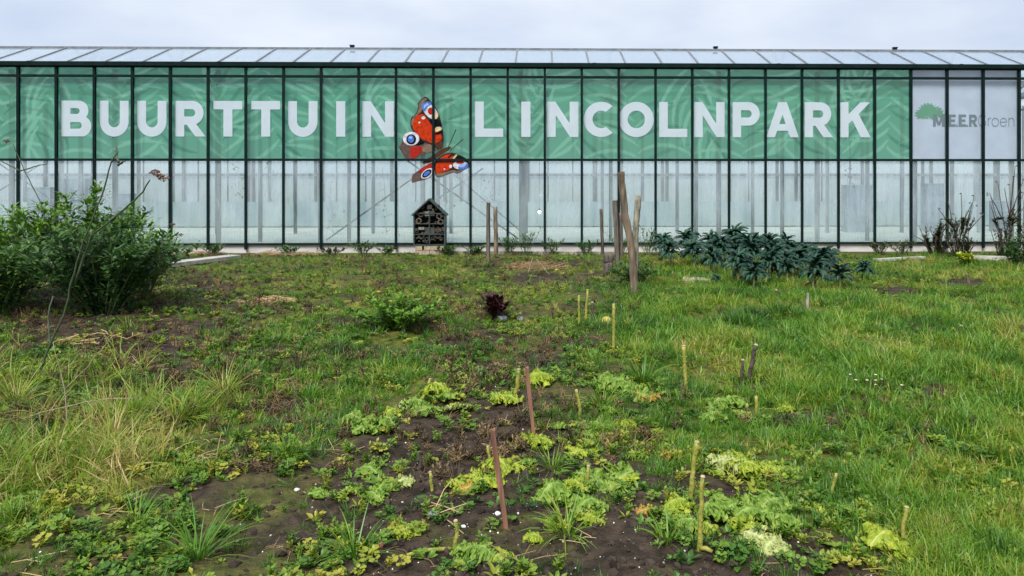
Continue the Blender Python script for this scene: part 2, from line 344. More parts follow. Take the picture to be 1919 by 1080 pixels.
# roof: venlo spans
SPAN = 3.1; RISE = .60; ZE = Z_GT-.005
def slope(y0, y1, z0, z1, x): return None
rl = math.hypot(SPAN/2, RISE); ra = math.atan2(RISE, SPAN/2)
rbars = [wx(1035, WY)+k*PW for k in range(K0, K1+1)]
for i, x in enumerate(rbars):
    o = shared('roof_bar', M_ALU, 'rb', lambda: boxmesh('roof_bar', -.02, .02, .02, rl-.03, -.03, .02)); o.location = (x, .05, ZE); o.rotation_euler = (ra, 0, 0)
for i in range(len(rbars)-1):
    o = shared('roof_pane', M_ROOFF, 'rp', lambda: boxmesh('roof_pane', .021, PW-.021, .03, rl-.04, 0, .005)); o.location = (rbars[i], .05, ZE+.001); o.rotation_euler = (ra, 0, 0)
for s in range(3):
    yr = .05 + SPAN/2 + s*SPAN; zr = ZE+RISE
    o = gpart('ridge_cap', M_ALU, XL, XR, yr-.06, yr+.06, zr-.015, zr+.03)
    for i, x in enumerate(rbars):
        if s > 0 and i % 2 == 0:
            o = shared('roof_bar', M_ALU, 'rb2', lambda: boxmesh('roof_bar', -.02, .02, .09, rl-.06, -.03, .02)); o.location = (x, yr, zr); o.rotation_euler = (-ra, 0, 0)
        if s > 0 and i % 2 == 0:
            o = shared('roof_bar', M_ALU, 'rb', None); o.location = (x, .05+s*SPAN, ZE); o.rotation_euler = (ra, 0, 0)
    b = MB(); q = 0.0; c_, s_ = math.cos(ra), math.sin(ra)
    sheets = [(yr+.07, zr-.03, yr+SPAN/2-.06, ZE+.02)] + ([(.05+s*SPAN+.06, ZE+.02, yr-.07, zr-.03)] if s else [])
    for ya, z_a, yb, z_b in sheets:
        b = MB(); b.add([(XL,ya,z_a),(XR,ya,z_a),(XR,yb,z_b),(XL,yb,z_b),(XL,ya,z_a+.005),(XR,ya,z_a+.005),(XR,yb,z_b+.005),(XL,yb,z_b+.005)], [(0,3,2,1),(4,5,6,7),(0,1,5,4),(1,2,6,5),(2,3,7,6),(3,0,4,7)])
        b.build('roof_sheet', M_ROOFG, gh)
    if s: gpart('valley_gutter', M_ALU, XL, XR, .05+s*SPAN-.08, .05+s*SPAN+.08, ZE-.12, ZE-.002)
for px in (660, 1341, 1677):
    yr = .05+SPAN/2; x = wx(px, WY+yr); b = MB(); b.box(x-.05, x+.05, yr-.04, yr+.04, ZE+RISE+.031, ZE+RISE+.075); b.box(x-.06, x+.06, yr-.055, yr+.055, ZE+RISE+.0755, ZE+RISE+.10); b.build('vent_bracket', M_FRAME, gh)
for x in np.arange(XL+1.2, XR, 4.5): gpart('gutter_joint', M_FRAME, x-.04, x+.04, -.122, -.1155, Z_EAVE+.02, Z_GT+.004)
# columns and bracing behind the glass
for px in (-555, -360, -165, 25, 218, 411, 602, 793, 977, 1163, 1346, 1530, 1712, 1893, 2080, 2262, 2445):
    x = wx(px, WY+.34); b = MB(); b.box(x-.055, x+.055, .26, .32, -.2, Z_EAVE-.02); b.box(x-.075, x+.075, .25, .2598, Z_EAVE-.3, Z_EAVE-.1); b.build('column', M_GALV, gh)
    for s in (1, 2, 3): gpart('column', M_GALV, x-.05, x+.05, s*SPAN-.03, s*SPAN+.03, -.2, ZE-.13)
    b = MB(); b.box(x-.03, x+.03, .33, 3*SPAN-.04, Z_EAVE-.32, Z_EAVE-.25); b.build('tie_beam', M_GALV, gh)
def brace(pa, pb, y=.42, r=.016):
    b = MB(); b.tube([(wx(pa[0],WY+y), y, wz(pa[1],pa[0],WY+y)), (wx(pb[0],WY+y), y, wz(pb[1],pb[0],WY+y))], r, 6); b.build('brace', M_GALV, gh)
brace((606,190), (972,447), .36, .022); brace((974,190), (612,449), .41, .022); brace((-10,300), (120,390), .36); brace((75,308), (-30,375), .41)
brace((820,300), (1020,470), 3.2, .02); brace((905,315), (820,372), 3.25, .02)
# rear wall
YB = 3*SPAN+.05
ZB = lambda py: wz(py, 1016, WY+YB)
gpart('rear_plinth', M_CONC, XL, XR, YB+.02, YB+.2, -.3, .3)
gpart('rear_screen', simple('faded_screen', (.36,.44,.45), (.24,.32,.36), 1.5, .8, (1,1,.5)), XL, XR, YB-.10, YB-.09, .05, ZB(377))
gpart('rear_glass', M_REARG, XL, XR, YB+.006, YB+.012, .302, ZE-.13)
gpart('rear_rail', M_ALU, XL, XR, YB-.06, YB-.005, ZB(327)-.05, ZB(327)+.05)
random.seed(3)
xx = XL
while xx < XR:
    w = random.choice((.025, .025, .06)); gpart('rear_bar', M_GALV, xx-w, xx+w, YB-.004, YB+.004, .3, ZE-.13); xx += random.choice((.75, .9, 1.05))
props(link('greenhouse_floor', boxmesh('greenhouse_floor', XL, XR, WY+.23, WY+YB-.11, -.02, .012), M_FLOOR), 'pale ground cloth inside the greenhouse', kind='structure')
# dark low beds seen at the foot of the glass
M_BED = simple('dark_bed', (.05,.05,.045), (.10,.09,.08), 5, .9)
for i, (pa, pb, y, h) in enumerate(((540, 618, .75, .12), (430, 535, .8, .10), (770, 845, .7, .12), (1215, 1310, .8, .30), (-10, 60, .9, .35))):
    n = 14; xa, xb = wx(pa, WY+y), wx(pb, WY+y); b = MB(); Vb = []
    for k in range(n+1):
        u = k/n; hh = h*(.35+.65*math.sin(math.pi*min(1, .08+u*.9))**.6)*(1+.15*math.sin(k*2.1+i))
        x = xa+(xb-xa)*u
        Vb += [(x, WY+y-.22, .012), (x, WY+y-.12, .012+hh), (x, WY+y+.12, .012+hh*.95), (x, WY+y+.22, .012)]
    b.add(Vb, [(4*k+j, 4*k+j+1, 4*k+j+5, 4*k+j+4) for k in range(n) for j in range(3)]+[(0,1,2,3), (4*n+3,4*n+2,4*n+1,4*n)])
    o = b.build('soil_heap', M_BED, None, True)
    props(o, ['low dark soil heap inside the glass left of the insect hotel foot', 'flat dark soil heap inside the glass behind the pale plank end', 'dark soil heap inside the glass right behind the insect hotel', 'tall rounded soil heap inside the glass behind the black kale', 'dark soil heap inside the glass behind the fresh green shrub'][i], 'soil heap', 'soil heaps inside the greenhouse')

# blue-grey crates stacked towards the rear wall
M_CRATE = simple('blue_grey_plastic', (.13,.18,.24), (.19,.25,.31), 5, .6)
for i, (pa, pb, pt, lb) in enumerate(((60,103,350,'lower blue-grey crate stack blurred inside the greenhouse beside the taller one'), (113,168,334,'tall blue-grey crate stack blurred inside the greenhouse behind the leafy shrub'), (228,250,362,'narrow blue-grey crate stack inside the greenhouse right of the tall one'), (1582,1632,346,'blue-grey crate stack inside the greenhouse under the word PARK'), (1732,1762,343,'blue-grey crate stack inside the greenhouse under the tree emblem'), (1862,1892,376,'low blue-grey crate stack inside the greenhouse under the grey lettering'))):
    y = WY+6.6; xa, xb, zt_ = wx(pa, y), wx(pb, y), wz(pt, pa, y); t_ = thing('crate_stack', lb, 'crates', ((xa+xb)/2, y, .012)); n_ = max(2, int((zt_-.012)/.32)); h_ = (zt_-.012)/n_; w_ = (xb-xa)/2
    for k_ in range(n_):
        b = MB(); b.box(-w_, w_, -.25, .25, k_*h_, (k_+1)*h_-.03); b.box(-w_-.012, w_+.012, -.262, .262, (k_+1)*h_-.0295, (k_+1)*h_-.002); b.build('crate', M_CRATE, t_)

# ================================================================== BANNERS behind the upper panes
def printmat(name, col, transp=.12, attr=False, tl=.5, mott=False):
    m, t, o = mat(name)
    if attr: a = nd(t, 'ShaderNodeVertexColor', layer_name='print'); c = a.outputs[0]
    else:
        c = noise_mix(t, col, tuple(v*(.62 if mott else .93) for v in col), 13 if mott else 3)[0]
    d = nd(t, 'ShaderNodeBsdfDiffuse'); l = nd(t, 'ShaderNodeBsdfTranslucent'); r = nd(t, 'ShaderNodeBsdfTransparent')
    m1 = nd(t, 'ShaderNodeMixShader'); m1.inputs[0].default_value = tl; m2 = nd(t, 'ShaderNodeMixShader'); m2.inputs[0].default_value = transp
    t.links.new(c, d.inputs[0]); t.links.new(c, l.inputs[0]); t.links.new(c, r.inputs[0])
    t.links.new(d.outputs[0], m1.inputs[1]); t.links.new(l.outputs[0], m1.inputs[2]); t.links.new(m1.outputs[0], m2.inputs[1]); t.links.new(r.outputs[0], m2.inputs[2]); t.links.new(m2.outputs[0], o.inputs[0]); return m
BY = .10                                    # depth of the cloth behind the glass
XB0, XB1, XB2 = X0-18*PW+.05, wx(1706, WY+.1)+.01, wx(1911, WY+.1)+.01
ban = thing('banner', 'long green palm-leaf banner reading BUURTTUIN LINCOLNPARK behind the upper glass', 'banner', (0, WY, 0))
ux = lin(XB0, XB1-.01, .028); uz = lin(Z_R2-.02, Z_EAVE+.06, .028)
PX, PZ = np.meshgrid(ux, uz); hgt = (PZ-uz[0])/(uz[-1]-uz[0])
base = np.array([.085,.41,.225]); lite = np.array([.25,.59,.40]); dark = np.array([.06,.32,.19]); pale = np.array([.22,.47,.35])
shade = np.clip(.5 + (noise2(PX, PZ, 1.6, 31)-.5)*1.1, 0, 1)[...,None]
Cc = base*(1-shade*.5) + dark*shade*.5
k = (1-hgt)[...,None]**1.3*.55; Cc = Cc*(1-k) + pale*k  # light from inside painted into the cloth: paler towards its lower edge
r2 = np.random.default_rng(12)
fr_base = [(XB0+.6+i*1.28+r2.uniform(-.3,.3)) for i in range(21)]
for i, fx in enumerate(fr_base):
    up_ = i % 2 == 0; zb = uz[0]-.1 if up_ else uz[-1]+.2; lean = r2.uniform(-.7, .7); sg = 1 if up_ else -1
    rib_x = lambda s: fx + lean*s*s; rib_z = lambda s: zb + sg*s*2.3
    for li in range(15):
        s0 = li/15; side = -1 if li % 2 else 1
        ax, az = rib_x(s0), rib_z(s0); ln = 1.5*(1-.4*s0); ang = R(58-25*s0)
        curve = r2.uniform(.1, .75)*(1 if i % 3 else -1)
        ts = np.linspace(0, 1, 26); qx = ax + side*np.sin(ang+curve*ts)*ln*ts; qz = az + sg*np.cos(ang+curve*ts)*ln*ts
        x0, x1, z0, z1 = qx.min()-.06, qx.max()+.06, qz.min()-.06, qz.max()+.06
        ia, ib = np.searchsorted(ux, [x0, x1]); ja, jb = np.searchsorted(uz, [z0, z1])
        if ib <= ia or jb <= ja: continue
        gx_, gz_ = PX[ja:jb, ia:ib], PZ[ja:jb, ia:ib]
        d = np.full(gx_.shape, 9.); tt = np.zeros(gx_.shape)
        for q in range(26):
            dd = np.hypot(gx_-qx[q], gz_-qz[q]); w_ = dd < d; d = np.where(w_, dd, d); tt = np.where(w_, ts[q], tt)
        wid = .055*np.sin(np.pi*np.clip(tt*.9+.08, 0, 1))**.7
        a_ = (1-ss(.75, 1.1, d/wid))*(.85 if li % 5 else .5)
        tgt = lite if (li % 4) else dark*.85
        Cc[ja:jb, ia:ib] = Cc[ja:jb, ia:ib]*(1-a_[...,None]) + tgt*a_[...,None]
sag = .012*np.sin(PX*7)*np.sin(PZ*2+PX)
V = np.stack([PX.ravel(), np.full(PX.size, BY)+sag.ravel()*.5, PZ.ravel()], 1); nx2 = len(ux)
ii = (np.arange(len(uz)-1)[:,None]*nx2 + np.arange(nx2-1)[None]).ravel(); F = np.stack([ii, ii+1, ii+1+nx2, ii+nx2], 1)
me = mesh_np('cloth', V, F, True); ca = me.color_attributes.new('print', 'FLOAT_COLOR', 'POINT')
ca.data.foreach_set('color', np.concatenate([Cc.reshape(-1,3), np.ones((PX.size,1))], 1).ravel())
link('cloth', me, printmat('banner_cloth', None, .33, True), ban)

# ---- flat shapes from distance functions (letters, tree mark)
def sdf_mesh(name, fn, x0, x1, y0, y1, n):
    xs = np.linspace(x0, x1, n+1); m_ = max(4, int(round(n*(y1-y0)/(x1-x0)))); ys = np.linspace(y0, y1, m_+1)
    A, B = np.meshgrid(xs, ys); D = fn(A, B); D = np.where(np.abs(D) < 1e-6, 1e-6, D); ins = D < 0
    vid = {}; V = []; F = []
    def vert(key, p):
        if key not in vid: vid[key] = len(V); V.append(p)
        return vid[key]
    cnt = ins[:-1,:-1]*1+ins[1:,:-1]+ins[:-1,1:]+ins[1:,1:]
    for j, i in np.argwhere(cnt > 0):
        cs = [(j,i),(j,i+1),(j+1,i+1),(j+1,i)]; poly = []
        for q in range(4):
            a, b_ = cs[q], cs[(q+1)%4]
            if ins[a]: poly.append(vert(a, (xs[a[1]], ys[a[0]])))
            if ins[a] != ins[b_]:
                t_ = D[a]/(D[a]-D[b_]); key = (min(a,b_), max(a,b_))
                poly.append(vert(key, (xs[a[1]]+(xs[b_[1]]-xs[a[1]])*t_, ys[a[0]]+(ys[b_[0]]-ys[a[0]])*t_)))
        if len(poly) > 2: F.append(poly)
    return V, F
def bx(x, y, a, b, c, d): return np.maximum(np.abs(x-(a+b)/2)-(b-a)/2, np.abs(y-(c+d)/2)-(d-c)/2)
def circ(x, y, a, b, r): return np.hypot(x-a, y-b)-r
def cvx(x, y, pts):
    d = None; A = sum(pts[i][0]*pts[(i+1)%len(pts)][1]-pts[(i+1)%len(pts)][0]*pts[i][1] for i in range(len(pts)))
    if A < 0: pts = pts[::-1]
    for i in range(len(pts)):
        (x1,y1),(x2,y2) = pts[i], pts[(i+1)%len(pts)]; L = math.hypot(x2-x1, y2-y1); e = ((x-x1)*(y2-y1)-(y-y1)*(x2-x1))/L
        d = e if d is None else np.maximum(d, e)
    return d
mn = lambda *a: __import__('functools').reduce(np.minimum, a)
mxm = lambda *a: __import__('functools').reduce(np.maximum, a)
def ring(x, y, a, b, ro, ri): return np.maximum(circ(x,y,a,b,ro), -circ(x,y,a,b,ri))
def wedge(x, y, a, b, tn): return (np.abs(y-b)-(x-a)*tn)*.7
def bowlP(x, y):
    return mn(np.maximum(mn(bx(x,y,0,.47,.33,1), circ(x,y,.47,.665,.335)), -mn(bx(x,y,.25,.46,.56,.77), circ(x,y,.46,.665,.105))), bx(x,y,0,.25,0,1))
LET = {
 'I': (.25, lambda x,y: bx(x,y,0,.25,0,1)),
 'L': (.80, lambda x,y: mn(bx(x,y,0,.25,0,1), bx(x,y,0,.80,0,.235))),
 'T': (.84, lambda x,y: mn(bx(x,y,0,.84,.765,1), bx(x,y,.29,.55,0,1))),
 'U': (.86, lambda x,y: mn(bx(x,y,0,.26,.42,1), bx(x,y,.60,.86,.42,1), mxm(ring(x,y,.43,.425,.43,.17), y-.4205))),
 'N': (.90, lambda x,y: mn(bx(x,y,0,.25,0,1), bx(x,y,.65,.90,0,1), cvx(x,y,[(0,1),(.24,1),(.90,0),(.66,0)]))),
 'C': (.90, lambda x,y: mxm(ring(x,y,.5,.5,.5,.25), -wedge(x,y,.36,.5,.80))),
 'O': (1.0, lambda x,y: ring(x,y,.5,.5,.5,.25)),
 'P': (.81, bowlP),
 'R': (.86, lambda x,y: mn(bowlP(x,y), cvx(x,y,[(.26,.42),(.54,.42),(.86,0),(.57,0)]))),
 'B': (.84, lambda x,y: mxm(mn(bx(x,y,0,.48,.44,1), circ(x,y,.48,.72,.28), bx(x,y,0,.54,0,.56), circ(x,y,.545,.285,.295), bx(x,y,0,.25,0,1)),
        -mn(bx(x,y,.25,.43,.625,.79), circ(x,y,.43,.7075,.0825)), -mn(bx(x,y,.25,.48,.215,.40), circ(x,y,.48,.3075,.0925)), y-1, -y)),
 'A': (1.0, lambda x,y: mn(cvx(x,y,[(0,0),(.265,0),(.63,1),(.37,1)]), cvx(x,y,[(1,0),(.735,0),(.37,1),(.63,1)]), bx(x,y,.22,.78,.185,.375))),
 'K': (.94, lambda x,y: mn(bx(x,y,0,.25,0,1), cvx(x,y,[(.2,.33),(.92,1),(.61,1),(.2,.61)]), cvx(x,y,[(.63,0),(.94,0),(.56,.66),(.36,.50)]))),
 'E': (.66, lambda x,y: mn(bx(x,y,0,.26,0,1), bx(x,y,0,.66,.80,1), bx(x,y,0,.6,.40,.60), bx(x,y,0,.66,0,.20))),
 'M': (1.06, lambda x,y: mn(bx(x,y,.03,.27,0,1), bx(x,y,.79,1.03,0,1), cvx(x,y,[(.03,1),(.30,1),(.62,.12),(.42,.12)]), cvx(x,y,[(1.03,1),(.76,1),(.44,.12),(.64,.12)]))),
 '.': (.14, lambda x,y: bx(x,y,0,.14,0,.14)),
 'G': (.92, lambda x,y: mn(mxm(ring(x,y,.5,.5,.5,.435), -wedge(x,y,.45,.54,.62)), bx(x,y,.83,.895,.10,.48), bx(x,y,.55,.895,.42,.48))),
 'r': (.36, lambda x,y: mn(bx(x,y,0,.06,0,.74), mxm(ring(x,y,.30,.44,.30,.24), .44-y, x-.33), bx(x,y,.30,.36,.68,.74))),
 'o': (.74, lambda x,y: ring(x,y,.37,.37,.37,.31)),
 'e': (.74, lambda x,y: mn(mxm(ring(x,y,.37,.37,.37,.31), -cvx(x,y,[(.37,.355),(.9,.355),(.9,.12),(.60,.20)])), bx(x,y,.03,.71,.355,.41))),
 'n': (.60, lambda x,y: mn(bx(x,y,0,.06,0,.74), mxm(ring(x,y,.30,.44,.30,.24), .44-y), bx(x,y,.54,.60,0,.4405))),
}
LM = {}
def letter(ch, pxa, pxb, ztop, zbot, m, parent, depth, n=64, name='letter'):
    w, fn = LET[ch]; yp = WY+depth; xa, xb = wx(pxa, yp), wx(pxb, yp); H = ztop-zbot
    if (ch, n) not in LM: LM[(ch, n)] = sdf_mesh(ch, fn, -.02, w+.02, -.02, 1.02, n)
    V, F = LM[(ch, n)]; sx = (xb-xa)/w
    o = link(name, mesh_np(name, [(v[0]*sx, 0, v[1]*H) for v in V], F), m, parent); o.location = (xa, depth, zbot); return o
M_LET = printmat('white_print', (.80,.81,.92), .05, tl=.30)
seq = [('B',115,171),('U',187,241),('U',257,312),('R',329,385),('T',400,454),('T',471,525),('U',540,595),('I',630,647),('N',679,738),('L',890,943),('I',977,994),('N',1025,1084),
       ('C',1094,1153),('O',1160,1225),('L',1235,1288),('N',1301,1358),('P',1373,1424),('A',1436,1497),('R',1508,1561),('K',1575,1632)]
zt, zb_ = wz(190, 1016, WY+BY), wz(256, 1016, WY+BY)
for ch, a, b_ in seq: letter(ch, a, b_, zt, zb_, M_LET, ban, BY-.018)

# ---- the printed peacock butterfly stuck inside the glass
FY = .003
def bf(q): px, py = 720+q[0]/5.4, 160+q[1]/5.4; return (wx(px, WY+FY), wz(py, px, WY+FY))
BM = {}
def bmat(nm, c):
    if nm not in BM: BM[nm] = printmat('print_'+nm, c, .02, tl=.3, mott=True)
    return BM[nm]
COLS = dict(brown=(.05,.035,.03), margin=(.26,.19,.14), orange=(.66,.055,.015), red=(.50,.035,.025), white=(.80,.80,.84), cream=(.85,.68,.36), black=(.012,.012,.016), blue=(.10,.24,.72), sky=(.40,.58,.88), body=(.11,.05,.03), grey=(.15,.10,.09))
bfly = None
def blob(nm, pts, col, layer, smooth=2, parent=None):
    P = [bf(q) for q in pts]
    for _ in range(smooth):
        Q = []
        for i in range(len(P)):
            a, b_ = P[i], P[(i+1)%len(P)]; Q += [(a[0]*.75+b_[0]*.25, a[1]*.75+b_[1]*.25), (a[0]*.25+b_[0]*.75, a[1]*.25+b_[1]*.75)]
        P = Q
    me = mesh_np(nm, [(x, FY-layer*.0025, z) for x, z in P], [tuple(range(len(P)))]); return link(nm, me, bmat(col, COLS[col]), parent)
def ell(nm, cx, cy, rx, ry, col, layer, parent, rot=0):
    pts = [(cx+rx*math.cos(a)*math.cos(R(rot))-ry*math.sin(a)*math.sin(R(rot)), cy+rx*math.cos(a)*math.sin(R(rot))+ry*math.sin(a)*math.cos(R(rot))) for a in np.linspace(0, 2*math.pi, 20, endpoint=False)]
    return blob(nm, pts, col, layer, 1, parent)
hw = blob('butterfly_hind_wing', [(250,462),(300,462),(340,500),(380,545),(430,580),(500,600),(560,640),(500,668),(430,690),(370,705),(330,738),(290,748),(240,760),(215,738),(185,690),(165,650),(138,620),(172,595),(180,540),(200,490)], 'grey', 0, 1, ban)
blob('wing_patch', [(262,615),(390,608),(388,660),(340,705),(305,735),(270,735),(258,680)], 'red', 1, 1, hw)
blob('wing_patch', [(388,600),(470,588),(545,640),(440,682),(388,668)], 'margin', 1.2, 1, hw)
blob('wing_patch', [(335,490),(430,572),(350,608),(300,600)], 'black', 1.4, 1, hw)
ell('eyespot', 272, 535, 84, 70, 'white', 2, hw); ell('eyespot', 274, 543, 50, 52, 'black', 3, hw); ell('eyespot', 271, 540, 32, 38, 'blue', 4, hw); ell('eyespot', 268, 525, 18, 12, 'sky', 5, hw)
fw = blob('butterfly_fore_wing', [(410,108),(435,115),(465,150),(495,185),(535,240),(558,300),(578,370),(593,450),(603,520),(600,590),(585,645),(540,645),(500,605),(430,580),(370,548),(315,490),(280,442),(264,410),(266,360),(272,322),(300,303),(328,275),(342,230),(336,182),(370,140)], 'brown', 1.6, 1, ban)
blob('wing_margin', [(346,188),(372,152),(408,120),(440,132),(402,165),(382,200),(386,255),(350,285),(302,328),(290,400),(274,408),(276,332),(335,285),(350,232)], 'margin', 2.6, 1, fw)
blob('wing_patch', [(300,335),(345,292),(400,285),(440,345),(480,400),(520,440),(572,480),(585,520),(570,562),(510,590),(440,565),(375,535),(322,475),(290,430),(286,400)], 'orange', 2.8, 1, fw)
blob('wing_patch', [(500,590),(570,560),(592,560),(585,640),(545,640)], 'body', 2.9, 1, fw)
blob('wing_patch', [(405,200),(450,185),(495,198),(522,240),(548,290),(540,335),(500,342),(450,322),(415,285),(392,245)], 'white', 3.2, 1, fw)
blob('wing_patch', [(382,190),(420,160),(462,160),(488,190),(440,208),(420,250),(402,262),(382,228)], 'blue', 3.8, 1, fw)
blob('wing_patch', [(405,190),(445,175),(455,190),(420,215),(402,235)], 'sky', 4.4, 1, fw)
blob('wing_patch', [(442,235),(475,218),(495,240),(500,285),(470,298),(443,275)], 'red', 4.4, 1, fw)
blob('wing_patch', [(500,300),(545,270),(550,320),(505,345)], 'cream', 4.6, 1, fw)
blob('wing_patch', [(448,345),(545,335),(577,380),(584,415),(520,415),(480,390)], 'black', 4, 1, fw)
blob('wing_patch', [(512,420),(578,413),(588,445),(518,475)], 'cream', 4, 1, fw)
blob('wing_patch', [(515,478),(592,450),(597,480),(520,500)], 'black', 4.8, 1, fw)
ell('wing_spot', 397, 325, 20, 16, 'white', 4.2, fw); ell('wing_spot', 357, 372, 12, 9, 'white', 4.2, fw)
lh = blob('butterfly_hind_wing', [(505,765),(492,830),(492,880),(470,922),(420,952),(340,967),(272,990),(284,900),(330,870),(420,805)], 'grey', 1.6, 1, ban)
blob('wing_patch', [(335,870),(420,810),(492,772),(488,822),(430,850),(370,880)], 'red', 2.6, 1, lh)
ell('eyespot', 435, 888, 72, 40, 'white', 3.4, lh, -38); ell('eyespot', 432, 888, 56, 30, 'black', 4.2, lh, -38); ell('eyespot', 432, 888, 38, 19, 'blue', 5, lh, -38)
lf = blob('butterfly_fore_wing', [(508,775),(560,718),(620,685),(700,676),(780,706),(842,742),(870,790),(864,828),(820,843),(742,896),(700,873),(640,898),(560,929),(518,914),(510,850)], 'brown', 2.2, 1, ban)
blob('wing_margin', [(520,890),(600,880),(700,850),(740,870),(858,815),(855,828),(815,840),(742,890),(700,866),(640,890),(560,922),(525,910)], 'margin', 3, 1, lf)
blob('wing_patch', [(520,805),(560,735),(620,698),(685,692),(705,740),(695,800),(670,845),(600,872),(540,892),(520,880)], 'orange', 3.4, 1, lf)
blob('wing_patch', [(640,722),(690,690),(700,696),(655,735)], 'black', 4.2, 1, lf); blob('wing_patch', [(690,735),(725,692),(745,700),(706,750)], 'cream', 4.2, 1, lf); blob('wing_patch', [(706,748),(742,700),(832,740),(800,752)], 'black', 4.8, 1, lf)
ell('eyespot', 772, 802, 76, 46, 'white', 4, lf); ell('eyespot', 800, 818, 55, 26, 'blue', 4.6, lf, -20); ell('eyespot', 790, 806, 40, 18, 'sky', 5.2, lf, -15); ell('eyespot', 768, 775, 40, 16, 'red', 5.8, lf)
ell('wing_spot', 672, 816, 15, 17, 'white', 4.4, lf); ell('wing_spot', 610, 843, 9, 8, 'white', 4.4, lf)
bd = blob('butterfly_body', [(385,772),(440,730),(520,690),(580,640),(640,622),(672,612),(680,635),(640,662),(590,692),(520,742),(460,784),(398,792)], 'body', 6.4, 1, ban)
for a, b_ in (((645,630),(728,442)), ((668,655),(798,543))):
    d = Vector((b_[0]-a[0], b_[1]-a[1])).normalized(); nrm = Vector((-d.y, d.x))*3
    blob('antenna', [(a[0]+nrm.x,a[1]+nrm.y),(a[0]-nrm.x,a[1]-nrm.y),(b_[0]-nrm.x*1.6,b_[1]-nrm.y*1.6),(b_[0]+nrm.x*1.6,b_[1]+nrm.y*1.6)], 'brown', 7, 0, bd)

# ---- white banner with the tree mark
bw = thing('banner', 'white banner with tree emblem and grey lettering MEERGroen beside the green one', 'banner', (0, WY, 0))
box_part('cloth', printmat('white_cloth', (.70,.74,.84), .14, tl=.5), bw, XB1+.01, XB2, BY-.002, BY+.002, Z_R2-.02, Z_EAVE+.06)
M_GT = printmat('grey_print', (.17,.22,.25), .02, tl=.3); M_GM = printmat('green_print', (.13,.36,.22), .02, tl=.35)
zc, zd = wz(214, 1800, WY+BY), wz(236.5, 1800, WY+BY)
for ch, a, b_ in (('M',1748,1771),('.',1772.5,1775.5),('E',1777,1791),('.',1792,1795),('E',1796.5,1810.5),('.',1811,1814),('R',1816,1832),('G',1833,1848),('r',1851.5,1857.5),('o',1858.5,1872),('e',1874,1887),('n',1890,1901)):
    letter(ch, a, b_, zc, zd, M_GT, bw, BY-.012, 40)
def treefn(x, y):
    d = mn(circ(x,y,.42,.66,.27), circ(x,y,.20,.50,.18), circ(x,y,.66,.58,.22), circ(x,y,.80,.48,.13), circ(x,y,.38,.50,.2), mxm(cvx(x,y,[(.34,.34),(.72,.44),(.74,0),(.52,0),(.50,.2),(.42,.32)]), -y))
    ang = np.arctan2(y-.52, x-.45); d = d + (.035*np.sin(ang*22) + .025*np.sin(ang*39+1))*(y > .3)
    for a, b_, r in ((.62,.83,.018),(.70,.70,.017),(.36,.40,.02),(.44,.36,.026),(.42,.43,.014),(.30,.38,.014)): d = np.maximum(d, -circ(x,y,a,b_,r))
    return d
V, F = sdf_mesh('t', treefn, -.1, 1.1, -.05, 1.05, 110)
xa, xb = wx(1714, WY+BY), wx(1773, WY+BY); zta = wz(190, 1740, WY+BY)
o = link('tree_emblem', mesh_np('tree_emblem', [(v[0]*(xb-xa), 0, v[1]*(zta-zd)) for v in V], F), M_GM, bw); o.location = (xa, BY-.008, zd)

# ================================================================== GROUND COVER (scattered clumps)
def blade(b, base, az, L, lean, curl, w, n=3, tint=None, twist=0):
    """grass blade: a bent, tapering ribbon with a slight keel"""
    d = Vector((math.cos(az), math.sin(az), 0)); s = Vector((-d.y, d.x, 0)); p = Vector(base); V = []; a = lean
    for i in range(n+1):
        t_ = i/n; ww = w*(1-t_**1.6)*.5 + .0004
        ss_ = (s*math.cos(twist*t_) + Vector((0,0,1))*math.sin(twist*t_))
        V += [p - ss_*ww, p + ss_*ww]
        p = p + (d*math.sin(a) + Vector((0,0,1))*math.cos(a))*(L/n); a += curl/n
    b.add(V, [(2*i, 2*i+1, 2*i+3, 2*i+2) for i in range(n)], tint)
def tuft(seed, nb, L, spread, w, lean=(.05,.6), curl=(.3,1.5), n=3):
    r = random.Random(seed); b = MB()
    for _ in range(nb):
        az = r.uniform(0, 6.283); q = spread*math.sqrt(r.random())
        blade(b, (q*math.cos(az), q*math.sin(az), -.012), az+r.uniform(-.9,.9), L*r.uniform(.45,1.1), r.uniform(*lean), r.uniform(*curl), w*r.uniform(.7,1.2), n, twist=r.uniform(-.8,.8))
    return b.mesh('tuft')
def leaf_blade(b, base, az, L, w, lean, curl, n=4, cup=.25, tint=None, wave=0):
    d = Vector((math.cos(az), math.sin(az), 0)); s = Vector((-d.y, d.x, 0)); p = Vector(base); a = lean; V = []
    for i in range(n+1):
        t_ = i/n; ww = w*.5*max(.06, math.sin(math.pi*min(1, .08+t_*.9))**.75)
        nrm = d*(-math.cos(a)) + Vector((0,0,1))*math.sin(a); e = math.sin(i*2.3+wave)*wave*ww*.5
        V += [p - s*ww + nrm*(cup*ww+e), p, p + s*ww + nrm*(cup*ww-e)]
        p = p + (d*math.sin(a) + Vector((0,0,1))*math.cos(a))*(L/n); a += curl/n
    F = []
    for i in range(n): F += [(3*i,3*i+1,3*i+4,3*i+3), (3*i+1,3*i+2,3*i+5,3*i+4)]
    b.add(V, F, tint)
